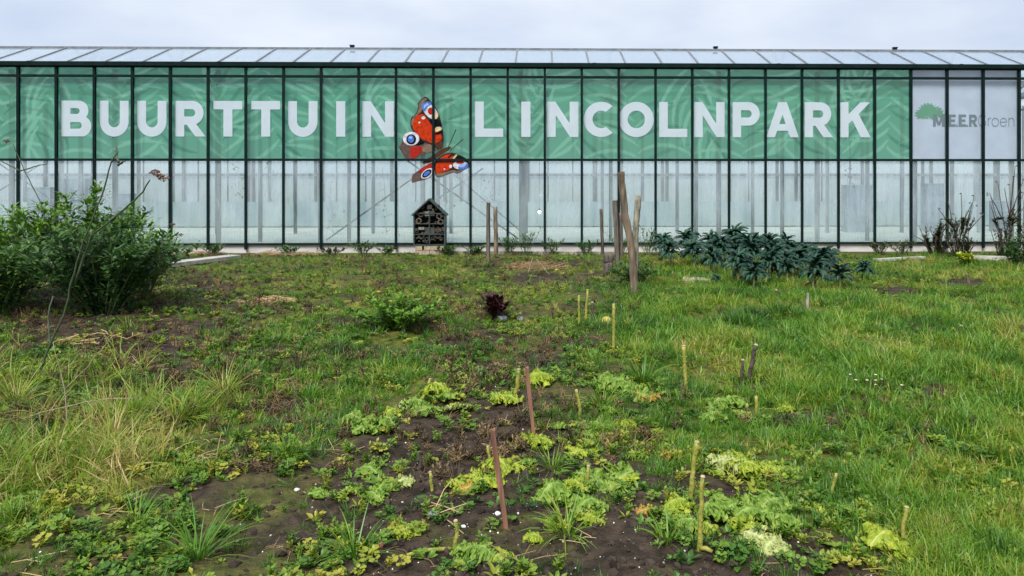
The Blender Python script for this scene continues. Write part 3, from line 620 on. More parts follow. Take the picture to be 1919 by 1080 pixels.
def rosette(seed, nl, L, w, lean=(.7,1.4), curl=(-.1,.6), stem=0):
    r = random.Random(seed); b = MB()
    for k_ in range(nl):
        az = k_*2.4 + r.uniform(-.4,.4); l = L*r.uniform(.55,1.1)
        st = stem*r.uniform(.4,1.2)
        bx_ = (math.cos(az)*.01 + math.cos(az)*st*.35, math.sin(az)*.01 + math.sin(az)*st*.35, st)
        if st > .01: blade(b, (0,0,-.005), az, math.hypot(st*.35, st)*1.05, .34, 0, .003, 1)
        leaf_blade(b, bx_, az, l, w*r.uniform(.7,1.2), r.uniform(*lean), r.uniform(*curl), 3, .2, wave=.6)
    return b.mesh('rosette')
def sprig(seed, h, nst, L, w, per=7, fork=.5):
    """small upright weed: stems with leaves up them"""
    r = random.Random(seed); b = MB()
    for k_ in range(nst):
        az = r.uniform(0, 6.283); le = r.uniform(.05, fork); hh = h*r.uniform(.5,1); cv = r.uniform(-.3,.5)
        P = [Vector((math.cos(az)*(math.sin(le)*hh*t_ + cv*.1*hh*t_*t_), math.sin(az)*(math.sin(le)*hh*t_+cv*.1*hh*t_*t_), math.cos(le)*hh*t_ - .01)) for t_ in (0,.33,.66,1)]
        b.tube(P, [.0035,.003,.0025,.0015], 3, caps=False)
        for j in range(per):
            t_ = .12+.88*j/per; i0 = min(2, int(t_*3)); p = P[i0].lerp(P[i0+1], t_*3-i0)
            leaf_blade(b, p, j*2.4+r.uniform(-.5,.5), L*r.uniform(.6,1.1)*(1.1-.5*t_), w*r.uniform(.7,1.2), r.uniform(.6,1.3), r.uniform(0,.8), 2, .2)
    return b.mesh('sprig')
def scatter(name, label, cat, sources, m, P, scl, idx, tint, tilt=.2):
    """one object: points carrying rotation, size, variant and colour; the clumps are instanced on them"""
    c = bpy.data.collections.new(name+'_sources')
    for i, me in enumerate(sources):
        if not me.materials: me.materials.append(m)
        ob = bpy.data.objects.new(f'{name}_clump_{i:02d}', me); c.objects.link(ob)
    n = len(P); me = bpy.data.meshes.new(name); me.vertices.add(n); me.vertices.foreach_set('co', np.asarray(P, np.float32).ravel())
    rot = np.stack([rng.normal(0, tilt, n), rng.normal(0, tilt, n), rng.uniform(0, 6.283, n)], 1).astype(np.float32)
    a = me.attributes.new('rot', 'FLOAT_VECTOR', 'POINT'); a.data.foreach_set('vector', rot.ravel())
    setattr_f(me, 'scl', np.asarray(scl, np.float32)); setattr_f(me, 'tint', np.asarray(tint, np.float32))
    a = me.attributes.new('idx', 'INT', 'POINT'); a.data.foreach_set('value', np.asarray(idx, np.int32))
    o = link(name, me, m); md = o.modifiers.new('scatter', 'NODES'); g = bpy.data.node_groups.new(name, 'GeometryNodeTree'); md.node_group = g
    g.interface.new_socket('Geometry', in_out='INPUT', socket_type='NodeSocketGeometry'); g.interface.new_socket('Geometry', in_out='OUTPUT', socket_type='NodeSocketGeometry')
    N = g.nodes; gi = N.new('NodeGroupInput'); go = N.new('NodeGroupOutput'); ci = N.new('GeometryNodeCollectionInfo'); ci.inputs[0].default_value = c; ci.inputs[1].default_value = True; ci.inputs[2].default_value = True
    ip = N.new('GeometryNodeInstanceOnPoints'); ip.inputs['Pick Instance'].default_value = True
    def na(nm, tp):
        q = N.new('GeometryNodeInputNamedAttribute'); q.data_type = tp; q.inputs[0].default_value = nm; return q.outputs[0]
    L = g.links; L.new(gi.outputs[0], ip.inputs['Points']); L.new(ci.outputs[0], ip.inputs['Instance']); L.new(na('idx','INT'), ip.inputs['Instance Index'])
    L.new(na('rot','FLOAT_VECTOR'), ip.inputs['Rotation']); L.new(na('scl','FLOAT'), ip.inputs['Scale']); L.new(ip.outputs[0], go.inputs[0])
    return props(o, label, cat, kind='stuff')
def plot_points(n, ymin=2.7, ymax=18.3, power=1.0):
    """random points over the part of the plot the camera can see, with a margin"""
    y = ymin*(ymax/ymin)**rng.random(n) if power == 1 else ymin+(ymax-ymin)*rng.random(n)
    xl, xr = wx(-230, 1.0), wx(2150, 1.0)
    x = (xl + (xr-xl)*rng.random(n))*y
    return x, y
KEEP = []                                   # footprints kept clear: (x, y, radius)
def clear_of(x, y):
    ok = np.ones(len(x), bool)
    for a, b, r in KEEP: ok &= np.hypot(x-a, y-b) > r
    return ok
def P3(x, y): return np.stack([x, y, relief(x, y)], 1)

GRASS_RAMP = [(0., (.020,.060,.008)), (.25, (.052,.145,.012)), (.5, (.098,.235,.016)), (.7, (.20,.29,.022)), (.86, (.32,.29,.06)), (1., (.46,.35,.15))]
M_GRASSM = leafmat('grass_blades', GRASS_RAMP, 'tint', trans=.34, rough=.4, spec=.4)
WEED_RAMP = [(0., (.022,.062,.012)), (.35, (.060,.150,.016)), (.65, (.135,.235,.020)), (1., (.34,.32,.04))]
M_WEED = leafmat('weed_leaves', WEED_RAMP, 'tint', trans=.3, rough=.4)
M_STRAW = leafmat('straw', [(0., (.16,.10,.05)), (.5, (.34,.23,.10)), (1., (.55,.42,.22))], 'tint', trans=.15, rough=.6)

# lush grass
src = [tuft(i, 14, .19, .04, .0075, (.05,.8), (.3,1.7)) for i in range(5)] + [tuft(20+i, 14, .085, .035, .0060, (.1,.9), (.2,1.2), 2) for i in range(4)]
x, y = plot_points(150000)
px, py = pix(x, y); dn = mapval(M_GRASS, px, py)
pat = noise2(x, y, .42, 41)*.6 + noise2(x, y, 1.5, 42)*.4; fine = noise2(x, y, .17, 43)
bank = ss(.42, .60, pat*.55 + fine*.34 + dn*.38 - .12)
hollow = ss(.60, .74, noise2(x, y, .75, 49)*.55+noise2(x, y, .28, 50)*.45)
dens = bank*dn*(1-.96*soilness(x, y))*(1-.8*hollow)
lush = ss(.6, 1., dn)
keep = rng.random(len(x)) < dens*np.where(y < 6, .78, .62)
x, y, dn, pat, fine, lush, px, py = [q[keep] for q in (x, y, dn, pat, fine, lush, px, py)]
dry = mapval(M_DRY, px, py)
long_ = rng.random(len(x)) < (.25 + .55*lush*(noise2(x, y, .7, 44) > .45)); idx = np.where(long_, rng.integers(0, 5, len(x)), rng.integers(5, 9, len(x)))
dist = np.clip(y/7, .75, 1.5)
scl = (.5 + .45*rng.random(len(x)) + .75*(noise2(x, y, .5, 45)-.25)*lush)*np.where(y > 10, .85, 1)*dist**.5
tint = np.clip(.40 + rng.normal(0, .13, len(x)) + (noise2(x, y, .9, 46)-.5)*.62 + (noise2(x, y, .25, 48)-.5)*.4 + dry*.35*noise2(x, y, .5, 47) + .05*lush, 0, .92)
scatter('grass', 'green grass growing in patches over the plot', 'grass', src, M_GRASSM, P3(x, y), scl, idx, tint)
# long yellowing grass on the left
src = [tuft(60+i, 12, .40, .06, .0085, (.2,1.1), (.3,1.7), 4) for i in range(5)]
x, y = plot_points(26000); px, py = pix(x, y); dr = mapval(M_DRY, px, py)
keep = rng.random(len(x)) < ss(.32, .95, dr*(.12+1.25*noise2(x, y, .55, 51)))*.72*(1-.8*soilness(x, y))*np.where(py < 600, .4, 1); x, y, px, py = x[keep], y[keep], px[keep], py[keep]
scl = (.45+.55*rng.random(len(x)))*np.where(py < 620, .55, 1)
tint = np.clip(.75 + rng.normal(0, .14, len(x)) + (noise2(x, y, .4, 52)-.5)*.3, .3, 1)
scatter('dry_grass', 'long yellowing grass lying over the left of the plot', 'grass', src, M_GRASSM, P3(x, y), scl, rng.integers(0, 5, len(x)), tint, .55)
# small weeds
src = [rosette(80+i, 7, .055, .022) for i in range(3)] + [rosette(90+i, 12, .03, .024, (.9,1.5), (0,.3), .03) for i in range(3)] + [sprig(100+i, .09, 4, .04, .014) for i in range(3)]
x, y = plot_points(90000); px, py = pix(x, y)
bare = mapval(M_GRASS, px, py); wd = np.where(bare < .15, .07, np.where(py < 720, .52, np.where((px > 520) & (px < 1640), .14, .22)))*ss(.40, .60, noise2(x, y, .35, 61)*.6+noise2(x, y, .11, 62)*.4)*(1-.8*soilness(x, y))
keep = rng.random(len(x)) < wd; x, y, px, py = x[keep], y[keep], px[keep], py[keep]
scatter('ground_weeds', 'small broad-leaved weeds covering the soil between grass', 'weeds', src, M_WEED, P3(x, y)+[0,0,.004], .55+.75*rng.random(len(x)), rng.integers(0, 9, len(x)), np.clip(.54+rng.normal(0,.2,len(x))+(noise2(x,y,.9,63)-.5)*.5, 0, 1), .15)
# dead brown weeds
M_DEADW = leafmat('dead_weed', [(0., (.040,.026,.014)), (.5, (.11,.072,.034)), (1., (.24,.17,.07))], 'tint', trans=.15, rough=.7)
src = [sprig(150+i, .13, 5, .05, .012, 6, .9) for i in range(4)] + [tuft(160+i, 12, .12, .05, .005, (.4,1.3), (.2,1.2)) for i in range(3)]
x, y = plot_points(30000); px, py = pix(x, y)
keep = rng.random(len(x)) < .55*ss(.46, .64, noise2(x, y, .6, 65)*.6+noise2(x, y, .2, 66)*.4)*(1-ss(900, 1300, px))*(1-ss(760, 900, py)) + .22*ss(.55,.68,noise2(x, y, .45, 67))*(py < 900); x, y = x[keep], y[keep]
scatter('dead_weeds', 'withered brown weeds and dead stems between the grass', 'weeds', src, M_DEADW, P3(x, y), .5+.8*rng.random(len(x)), rng.integers(0, 7, len(x)), rng.random(len(x)), .3)
# straw and stalk litter
src = []
for i in range(5):
    r = random.Random(200+i); b = MB()
    for _ in range(4):
        az = r.uniform(0, 6.283); L = r.uniform(.08, .26); q = Vector((r.uniform(-.08,.08), r.uniform(-.08,.08), .006)); d = Vector((math.cos(az), math.sin(az), r.uniform(0,.18)))
        b.tube([q, q+d*L*.5+Vector((0,0,r.uniform(0,.02))), q+d*L], [.0028,.0026,.0018], 4)
    src.append(b.mesh('straw'))
x, y = plot_points(9000); px, py = pix(x, y); dr = mapval(M_DRY, px, py)
keep = rng.random(len(x)) < (.012+.40*dr*noise2(x, y, .7, 71)); x, y = x[keep], y[keep]
scatter('straw_litter', 'scattered straw and dead stalk litter on the ground', 'straw', src, M_STRAW, P3(x, y), .35+.75*rng.random(len(x)), rng.integers(0, 5, len(x)), rng.random(len(x))*.8, .12)
# pebbles and clods
def pebble(seed, n=10):
    bm = bmesh.new(); bmesh.ops.create_icosphere(bm, subdivisions=1, radius=1); r = random.Random(seed)
    for v in bm.verts: v.co *= r.uniform(.7, 1.1); v.co.z *= .65
    me = bpy.data.meshes.new('pebble'); bm.to_mesh(me); bm.free(); return me
M_PEB = leafmat('pebble_stone', [(0., (.10,.085,.07)), (.5, (.30,.26,.22)), (1., (.75,.73,.70))], 'tint', trans=0, rough=.7)
x, y = plot_points(16000, 2.7, 11); px, py = pix(x, y)
keep = rng.random(len(x)) < (.30*(1-mapval(M_GRASS, px, py))**2); x, y = x[keep], y[keep]
scatter('pebbles', 'tiny pale pebbles and shell grit strewn over the soil', 'pebbles', [pebble(i) for i in range(4)], M_PEB, P3(x, y)+[0,0,.002], .0025+.0065*rng.random(len(x))**3.2, rng.integers(0, 4, len(x)), rng.random(len(x))**.55, .6)
M_CLOD = leafmat('soil_clod', [(0., (.018,.013,.010)), (1., (.060,.046,.036))], 'tint', trans=0, rough=.95, spec=.15)
x, y = plot_points(60000, 2.7, 16); px, py = pix(x, y)
keep = rng.random(len(x)) < .55*np.maximum((1-mapval(M_GRASS, px, py))**2.2, soilness(x, y)*.8); x, y = x[keep], y[keep]
scatter('soil_clods', 'crumbly dark clods of soil', 'soil', [pebble(10+i) for i in range(4)], M_CLOD, P3(x, y), .004+.030*rng.random(len(x))**3.5, rng.integers(0, 4, len(x)), rng.random(len(x)), .6)

# ================================================================== THINGS IN THE PLOT
def at(px, py, y): return Vector((wx(px, y), y, wz(py, px, y)))        # a point at known distance y
M_WOOD = simple('weathered_grey_wood', (.040,.033,.026), (.12,.10,.082), 20, .9, (1,1,.12), .5)
M_BARK = simple('barkless_brown_wood', (.065,.046,.030), (.20,.15,.10), 16, .85, (1,1,.18), .5)
M_LICH = simple('lichen_grey_wood', (.10,.092,.066), (.30,.28,.215), 18, .85, (1,1,.4), .4)
M_DWOOD = simple('dark_wet_wood', (.035,.026,.02), (.12,.09,.07), 22, .75, (1,1,.15), .5)
M_STAKE = simple('reddish_stake_wood', (.10,.042,.026), (.24,.115,.075), 25, .6, (1,1,.1), .3)
def crooked(P, R_, n=10, seed=0, sub=7, wob=.14):
    """pole with knots and a slightly uneven section"""
    r = random.Random(seed); Q = []; rad = []
    m_ = (len(P)-1)*sub
    for i in range(m_+1):
        k_ = min(i//sub, len(P)-2); t_ = i/sub-k_; q = P[k_].lerp(P[k_+1], t_); rr = R_[k_]*(1-t_)+R_[k_+1]*t_
        Q.append(q + Vector((r.uniform(-1,1), r.uniform(-1,1), 0))*rr*wob); rad.append(rr*(1+r.uniform(-wob, wob)*.7))
    b = MB(); b.tube(Q, rad, n); return b
def post(px1, py1, px0, py0, wpx, m, label, name='wooden_post', square=False, seed=0, group=None, cat='post'):
    g = G(px0, py0); y = g.y; top = at(px1, py1, y); rad = wpx/pxm(y)/2
    b = crooked([g-Vector((0,0,.08)), g.lerp(top, .5), top], [rad*1.05, rad, rad*.97], 4 if square else 10, seed, 6, .05 if square else .10)
    o = b.build(name, m, None, not square); return props(o, label, cat, group)
post(915,379, 915,492, 8.5, M_WOOD, 'tall square grey post, taller of the pair right of the insect hotel', square=True, seed=1)
post(928,387, 930,476, 8, M_BARK, 'split reddish brown post just behind the tall square grey one', seed=2)
post(1126,391, 1130,477, 6, M_DWOOD, 'thin dark round post standing by the concrete plinth', seed=3)
post(1152,375, 1158,497, 11.5, M_WOOD, 'weathered plank-like grey post beside the sawn stump', square=True, seed=4)
post(1163,398, 1166,480, 6, M_DWOOD, 'narrow dark post hidden behind the plank-like grey post', seed=5)
post(1140,477, 1138,513, 20, M_WOOD, 'short sawn-off grey stump at the foot of the plank-like post', 'sawn_stump', seed=6, cat='stump')
g = G(1188,556); y = g.y; k_ = 1/pxm(y)
fk = thing('forked_post', 'tall forked post of two bare bleached trunks joined at the foot', 'post', g)
P = [at(1188,562,y), at(1187,500,y), at(1181,450,y), at(1171,400,y), at(1166,350,y), at(1164,322,y)]
crooked([p-g for p in P], [8*k_,7.2*k_,6.6*k_,7*k_,6.4*k_,6.3*k_], 12, 7, 6, .09).build('trunk', M_BARK, fk, True)
P = [at(1190,535,y)+Vector((0,.06,0)), at(1193,490,y)+Vector((0,.07,0)), at(1191,440,y)+Vector((0,.05,0)), at(1197,366,y)+Vector((0,.03,0))]
crooked([p-g for p in P], [4.5*k_,5.6*k_,6*k_,6*k_], 12, 8, 7, .09).build('trunk', M_LICH, fk, True)
def stake(px1, py1, px0, py0, wpx, m, label, lean=0):
    g = G(px0, py0); y = g.y; top = at(px1, py1, y)+Vector((0,lean,0)); w = wpx/pxm(y)/2; r = random.Random(px0); b = MB()
    n = 8; V = []
    for i in range(n+1):
        t_ = i/n; c = (g-Vector((0,0,.06))).lerp(top, t_); q = w*(1+r.uniform(-.12,.12))
        V += [c+Vector((-q,-q*.7,0)), c+Vector((q,-q*.7,0)), c+Vector((q,q*.7,0)), c+Vector((-q,q*.7,0))]
    V[-2] += Vector((0,0,w*1.2)); V[-4] += Vector((0,0,w*.8))
    b.add(V, [(4*i+j, 4*i+(j+1)%4, 4*i+4+(j+1)%4, 4*i+4+j) for i in range(n) for j in range(4)]+[(3,2,1,0),(4*n,4*n+1,4*n+2,4*n+3)])
    return props(b.build('wooden_stake', m), label, 'stake')
stake(922,815, 952,993, 10, M_STAKE, 'thick red-brown wooden stake leaning over the bare soil', .05)
stake(987,692, 1002,816, 7, M_STAKE, 'slender red-brown stake beside a bent yellow kale stalk')
stake(1513,553, 1512,592, 5, M_LICH, 'short pale peg standing alone in the mown grass')
stake(1812,515, 1817,530, 4, M_BARK, 'small pale stick poking from yellow leaves by the dry shrubs')

# ---- insect hotel
yh = WY-.36; g = Vector((wx(806, yh), yh, 0)); ih = thing('insect_hotel', 'dark house-shaped insect hotel filled with tubes, logs and cones', 'insect hotel', g)
z0, z1, z2 = wz(459, 806, yh), wz(399, 806, yh), wz(372, 806, yh); hw_ = 28.5/pxm(yh)
M_IH = simple('dark_green_painted_board', (.018,.034,.030), (.045,.065,.058), 14, .75)
M_IHB = simple('hotel_filling', (.010,.008,.006), (.028,.022,.016), 22, .95)
M_TUBE = simple('clay_tube', (.15,.13,.095), (.07,.06,.045), 16, .8); M_LOG = simple('log_end', (.075,.055,.035), (.030,.022,.015), 30, .9); M_BRK = simple('hollow_brick', (.055,.058,.052), (.03,.032,.03), 18, .9); M_PALE = simple('pale_block', (.22,.21,.19), (.10,.10,.09), 20, .85)
for s in (-1, 1): box_part('side_board', M_IH, ih, s*hw_-.014, s*hw_+.014, -.14, .14, z0, z1)
box_part('base_board', M_IH, ih, -hw_+.015, hw_-.015, -.139, .139, z0, z0+.025)
b = MB(); b.add([(-hw_+.016,.10,z0+.03),(hw_-.016,.10,z0+.03),(hw_-.016,.10,z1),(0,.10,z2-.03),(-hw_+.016,.10,z1),(-hw_+.016,.13,z0+.03),(hw_-.016,.13,z0+.03),(hw_-.016,.13,z1),(0,.13,z2-.03),(-hw_+.016,.13,z1)], [(0,1,2,3,4),(9,8,7,6,5),(0,5,6,1),(1,6,7,2),(2,7,8,3),(3,8,9,4),(4,9,5,0)]); b.build('back_board', M_IHB, ih)
ang = math.atan2(z2-z1, hw_)
for s in (-1, 1):
    L = math.hypot(hw_+.05, z2-z1)+.03; Mx = Matrix.Translation((0,0,z2)) @ Matrix.Rotation(s*ang, 4, 'Y')
    b = MB(); b.box(0 if s > 0 else -L, L if s > 0 else 0, -.18+.003*s, .17, -.014, .016, Mx); b.build('roof_board', M_IH, ih)
rows = [z0+.03, z0+(z1-z0)*.35, z0+(z1-z0)*.68, z1]
for zz in rows[1:]: box_part('shelf', M_IH, ih, -hw_+.0145, hw_-.0145, -.13, .099, zz-.008, zz+.008)
for i in range(3): box_part('divider', M_IH, ih, -.009, .009, -.128, .098, rows[i]+.0085, rows[i+1]-.0085)
def ringpart(name, cx, cz, ro, ri, m, y=-.12):
    b = MB(); n = 14; V = []
    for yy, rr in ((y,ro),(y,ri),(.06,ri),(.06,ro)):
        V += [(cx+rr*math.cos(6.2832*k/n), yy, cz+rr*math.sin(6.2832*k/n)) for k in range(n)]
    b.add(V, [(j*n+k, j*n+(k+1)%n, ((j+1)%4)*n+(k+1)%n, ((j+1)%4)*n+k) for j in range(4) for k in range(n)]); b.build(name, m, ih, True)
def hq(zx, zy): return (750+zx/7.71-806)/pxm(yh), wz(350+zy/7.71, 806, yh)
for zx, zy, r_, m in ((312,396,36,M_LOG),(278,487,42,M_TUBE),(567,421,38,M_TUBE),(592,502,42,M_TUBE),(318,705,44,M_BRK),(550,697,46,M_BRK),(328,287,28,M_LOG),(543,282,30,M_LOG),(480,735,26,M_LOG),(395,748,30,M_BRK),(255,640,22,M_LOG),(612,640,22,M_LOG),(600,745,24,M_LOG),(405,222,18,M_LOG)):
    cx, cz = hq(zx, zy); rr = r_/7.71/pxm(yh); ringpart('tube', cx, cz, rr, rr*.72, m)
for zx, zy, r_ in ((278,487,25),(592,502,24),(318,705,24),(550,697,24)):
    cx, cz = hq(zx, zy); rr = r_/7.71/pxm(yh); ringpart('reed', cx, cz, rr, rr*.7, M_LOG, -.10)
for zx0, zx1, zy0, zy1, m in ((275,360,575,612,M_PALE),(365,425,350,412,M_PALE),(440,505,345,412,M_BRK),(370,425,580,690,M_BRK),(445,505,580,690,M_BRK),(400,465,255,315,M_BRK),(515,600,590,640,M_LOG),(610,655,575,630,M_BRK),(232,268,355,400,M_LOG),(610,645,360,385,M_PALE),(225,265,590,625,M_LOG)):
    a, za = hq(zx0, zy1); c, zb2 = hq(zx1, zy0); box_part('block', m, ih, a, c, -.115, .05, za, zb2)
rh = random.Random(8)
for i in range(64):
    cx, cz = rh.uniform(-hw_+.05, hw_-.05), rh.uniform(z0+.06, z1+.12)
    if cz > z1-.01 and abs(cx) > hw_*.55: continue
    rr = rh.uniform(.014, .034); b = MB(); b.tube([(cx, -.085-.012*(i % 3), cz), (cx, .09, cz)], [rr, rr], 9); b.build('log', rh.choice((M_LOG, M_IHB, M_LOG, M_BRK)), ih)
M_YBR = simple('yellow_brick', (.36,.29,.20), (.25,.20,.14), 14, .9, bump=.3)
for r_ in range(2):
    for c in range(4):
        w = 2*hw_*.92/4; xa_ = -hw_*.92+c*w+(r_*.04 if 0 < c else 0); box_part('brick', M_YBR, ih, xa_+.004, min(xa_+w-.004, hw_*.94), -.13-.006*((c+r_)%2), .12, .004+r_*(z0-.004)/2, (r_+1)*(z0-.004)/2-.006)

# ---- boards and slabs
def board(p0, p1, wid, th, m, label, name='plank', cat='plank'):
    a, b_ = G(*p0), G(*p1); d = (b_-a).normalized(); s = Vector((-d.y, d.x, 0)).normalized()*wid/2; z = Vector((0,0,1))
    a.z += .012; b_.z += .012
    V = [a-s, a+s, b_+s, b_-s]; b = MB(); b.add([v-z*.03 for v in V]+[v+z*th for v in V], [(3,2,1,0),(4,5,6,7),(0,1,5,4),(1,2,6,5),(2,3,7,6),(3,0,4,7)])
    return props(b.build(name, m), label, cat)
M_SLAB = simple('pale_concrete', (.42,.40,.36), (.28,.27,.24), 6, .9)
board((300,499), (440,482), .36, .05, M_SLAB, 'long pale plank lying from the leafy shrub towards the greenhouse plinth')
board((1280,524), (1332,527), .30, .03, simple('pale_board', (.46,.40,.31), (.30,.25,.18), 9, .85, (1,6,1)), 'short pale board lying in the grass before the black kale', 'board', 'board')
board((1640,489), (1730,484), .16, .04, M_SLAB, 'narrow grey slab edging the bed below the greenhouse wall', 'edging_slab', 'slab')
board((840,475.5), (1155,477), .04, .06, M_LICH, 'thin pale edging lath running past the posts before the plinth', 'edging_lath', 'lath')
board((1800,483), (1930,487), .3, .05, M_SLAB, 'grey slab below the dry shrubs beside the yellow-green bush', 'paving_slab', 'slab')

# ---- leafy shrubs
def shrub(name, label, cat, pc, base_py, wpx, top_py, nleaf, lsz, m, seed, depth=None, stems=14, spread=1.0, low=.12, mst=None, group=None, lw=.48, tint=(0,1), shape='dome'):
    g = G(pc, base_py); y = g.y; k_ = 1/pxm(y); hx = wpx/2*k_; hy = depth or hx*.8; H = at(pc, top_py, y).z - g.z
    t_ = thing(name, label, cat, g, 0, group); r = random.Random(seed); st = MB(); tips = []
    for i in range(stems):
        az = i*2.4+r.uniform(-.4,.4); q = math.sqrt((i+.5)/stems)*spread
        hh = H*(1-.42*q*q)*r.uniform(.62,1.05) if shape == 'dome' else H*r.uniform(.6,1.0)
        tip = Vector((math.cos(az)*hx*q, math.sin(az)*hy*q, hh)); b0 = Vector((math.cos(az)*hx*.12*q, math.sin(az)*hy*.12*q, -.03))
        mid = b0.lerp(tip, .5)+Vector((0,0,H*.08)); P = [b0, b0.lerp(mid,.5)+Vector((0,0,.02)), mid, mid.lerp(tip,.5)+Vector((0,0,.02*H)), tip]
        st.tube(P, [.010,.009,.007,.005,.003], 4); tips.append(P)
    st.build('stems', mst or M_STEMG, t_)
    b = MB()
    for i in range(nleaf):
        P = tips[r.randrange(stems)]; u = low+(1-low)*r.random()**.7; k2 = min(3, int(u*4)); p = P[k2].lerp(P[k2+1], u*4-k2)
        rr = (.06+.13*r.random())*max(.4, min(H, 1.0)); a1 = r.uniform(0,6.283); e = r.uniform(-.7,.9); p = p + Vector((math.cos(a1)*math.cos(e), math.sin(a1)*math.cos(e), math.sin(e)))*rr*r.random()
        if p.z < .02: p.z = r.uniform(.02,.08)
        leaf_blade(b, p, a1+r.uniform(-.6,.6), lsz*r.uniform(.6,1.25), lsz*lw*r.uniform(.7,1.3), r.uniform(.5,1.7), r.uniform(0,.9), 2, .22, tint=min(1, max(0, r.gauss(tint[0]+(tint[1]-tint[0])*(.35+.3*u), .16))))
    b.build('foliage', m, t_); return t_
M_STEMG = simple('green_stem', (.07,.11,.04), (.12,.15,.06), 12, .6); M_STEMB = simple('brown_stem', (.085,.06,.04), (.17,.125,.085), 14, .8); M_STEMD = simple('dark_dry_stem', (.035,.026,.018), (.075,.055,.04), 14, .8); M_STEMP = simple('pale_dry_stem', (.16,.13,.08), (.28,.23,.15), 10, .7)
def lm(name, a, b_, c, rough=.42, trans=.28): return leafmat(name, [(0., a), (.5, b_), (1., c)], 'tint', 'GEOMETRY', rough, trans)
L_DARK = lm('dark_leaf', (.016,.048,.016), (.036,.095,.024), (.095,.185,.035), .42)
L_BRIGHT = lm('bright_leaf', (.030,.090,.010), (.085,.205,.016), (.19,.32,.03))
L_LIME = lm('lime_leaf', (.14,.22,.015), (.28,.36,.02), (.45,.46,.05)); L_MID = lm('mid_leaf', (.022,.06,.014), (.045,.115,.020), (.10,.19,.03)); L_RED = lm('purple_leaf', (.014,.004,.006), (.035,.008,.012), (.07,.018,.02), .35, .15)
L_OLIVE = lm('olive_leaf', (.03,.04,.014), (.055,.07,.022), (.12,.12,.04)); L_BROWN = lm('brown_leaf', (.05,.028,.016), (.11,.06,.032), (.20,.12,.06), .7)
shrub('leafy_shrub', 'large dark green leafy shrub sprawling at the left of the plot', 'shrub', 195, 590, 330, 385, 5600, .10, L_DARK, 1, 1.0, 44, 1.0, .03)
shrub('leafy_shrub', 'bright green rounded shrub rising behind the dark leafy shrub', 'shrub', 165, 545, 230, 350, 4200, .10, L_BRIGHT, 2, .7, 26, .95, .3)
shrub('leafy_shrub', 'fresh green shrub with a spreading top at the outer end of the dark one', 'shrub', 30, 560, 210, 362, 3400, .10, L_BRIGHT, 3, .7, 22, 1, .25)
shrub('leafy_shrub', 'dense low dark shrub below the fresh green one', 'shrub', -10, 590, 250, 415, 3200, .10, L_MID, 4, .9, 26, 1, .03)
shrub('leafy_shrub', 'yellow-flecked green shrub at the plank end of the dark shrub', 'shrub', 272, 560, 120, 405, 1700, .075, L_BRIGHT, 14, .5, 14, 1, .2)
shrub('marigold_clump', 'low bushy green marigold clump with a few yellow flowers', 'plant', 745, 618, 205, 552, 1700, .075, L_BRIGHT, 5, .55, 20, 1, .02)
shrub('weed_mound', 'dark green weed mound at the foot of the forked post', 'weeds', 1186, 530, 95, 484, 900, .07, L_MID, 6, .5, 14, 1, .02)
shrub('yellow_green_bush', 'small yellow-green leafy bush before the dry shrubs', 'bush', 1812, 497, 36, 468, 260, .11, L_LIME, 7, None, 8, 1, .1)
shrub('dark_bush', 'dark bush at the far right beside the slab', 'bush', 1905, 505, 60, 440, 700, .08, L_DARK, 8, None, 10)
rp = shrub('purple_plant', 'dark purple leafy plant alone on the soil beside a grey stone', 'plant', 928, 600, 50, 548, 260, .13, L_RED, 9, None, 14, 1, .1, M_STEMB, lw=.35)
# flowers of the marigold clump
M_YEL = simple('yellow_petal', (.72,.42,.02), (.60,.25,.01), 10, .6); M_WHITE = simple('white_petal', (.80,.80,.78), (.70,.70,.70), 10, .6)
def flower(b, c, r_, n=10, up_=.3):
    for i in range(n):
        a = 6.2832*i/n; leaf_blade(b, c, a, r_, r_*.55, 1.57-up_, .2, 2, .1)
mc = bpy.data.objects['marigold_clump']
for px, py in ((710,548),(732,566),(690,541),(815,604),(760,580)):
    y = mc.location.y-.1; b = MB(); flower(b, at(px, py, y)-mc.location, .03); b.build('flower', M_YEL, mc)

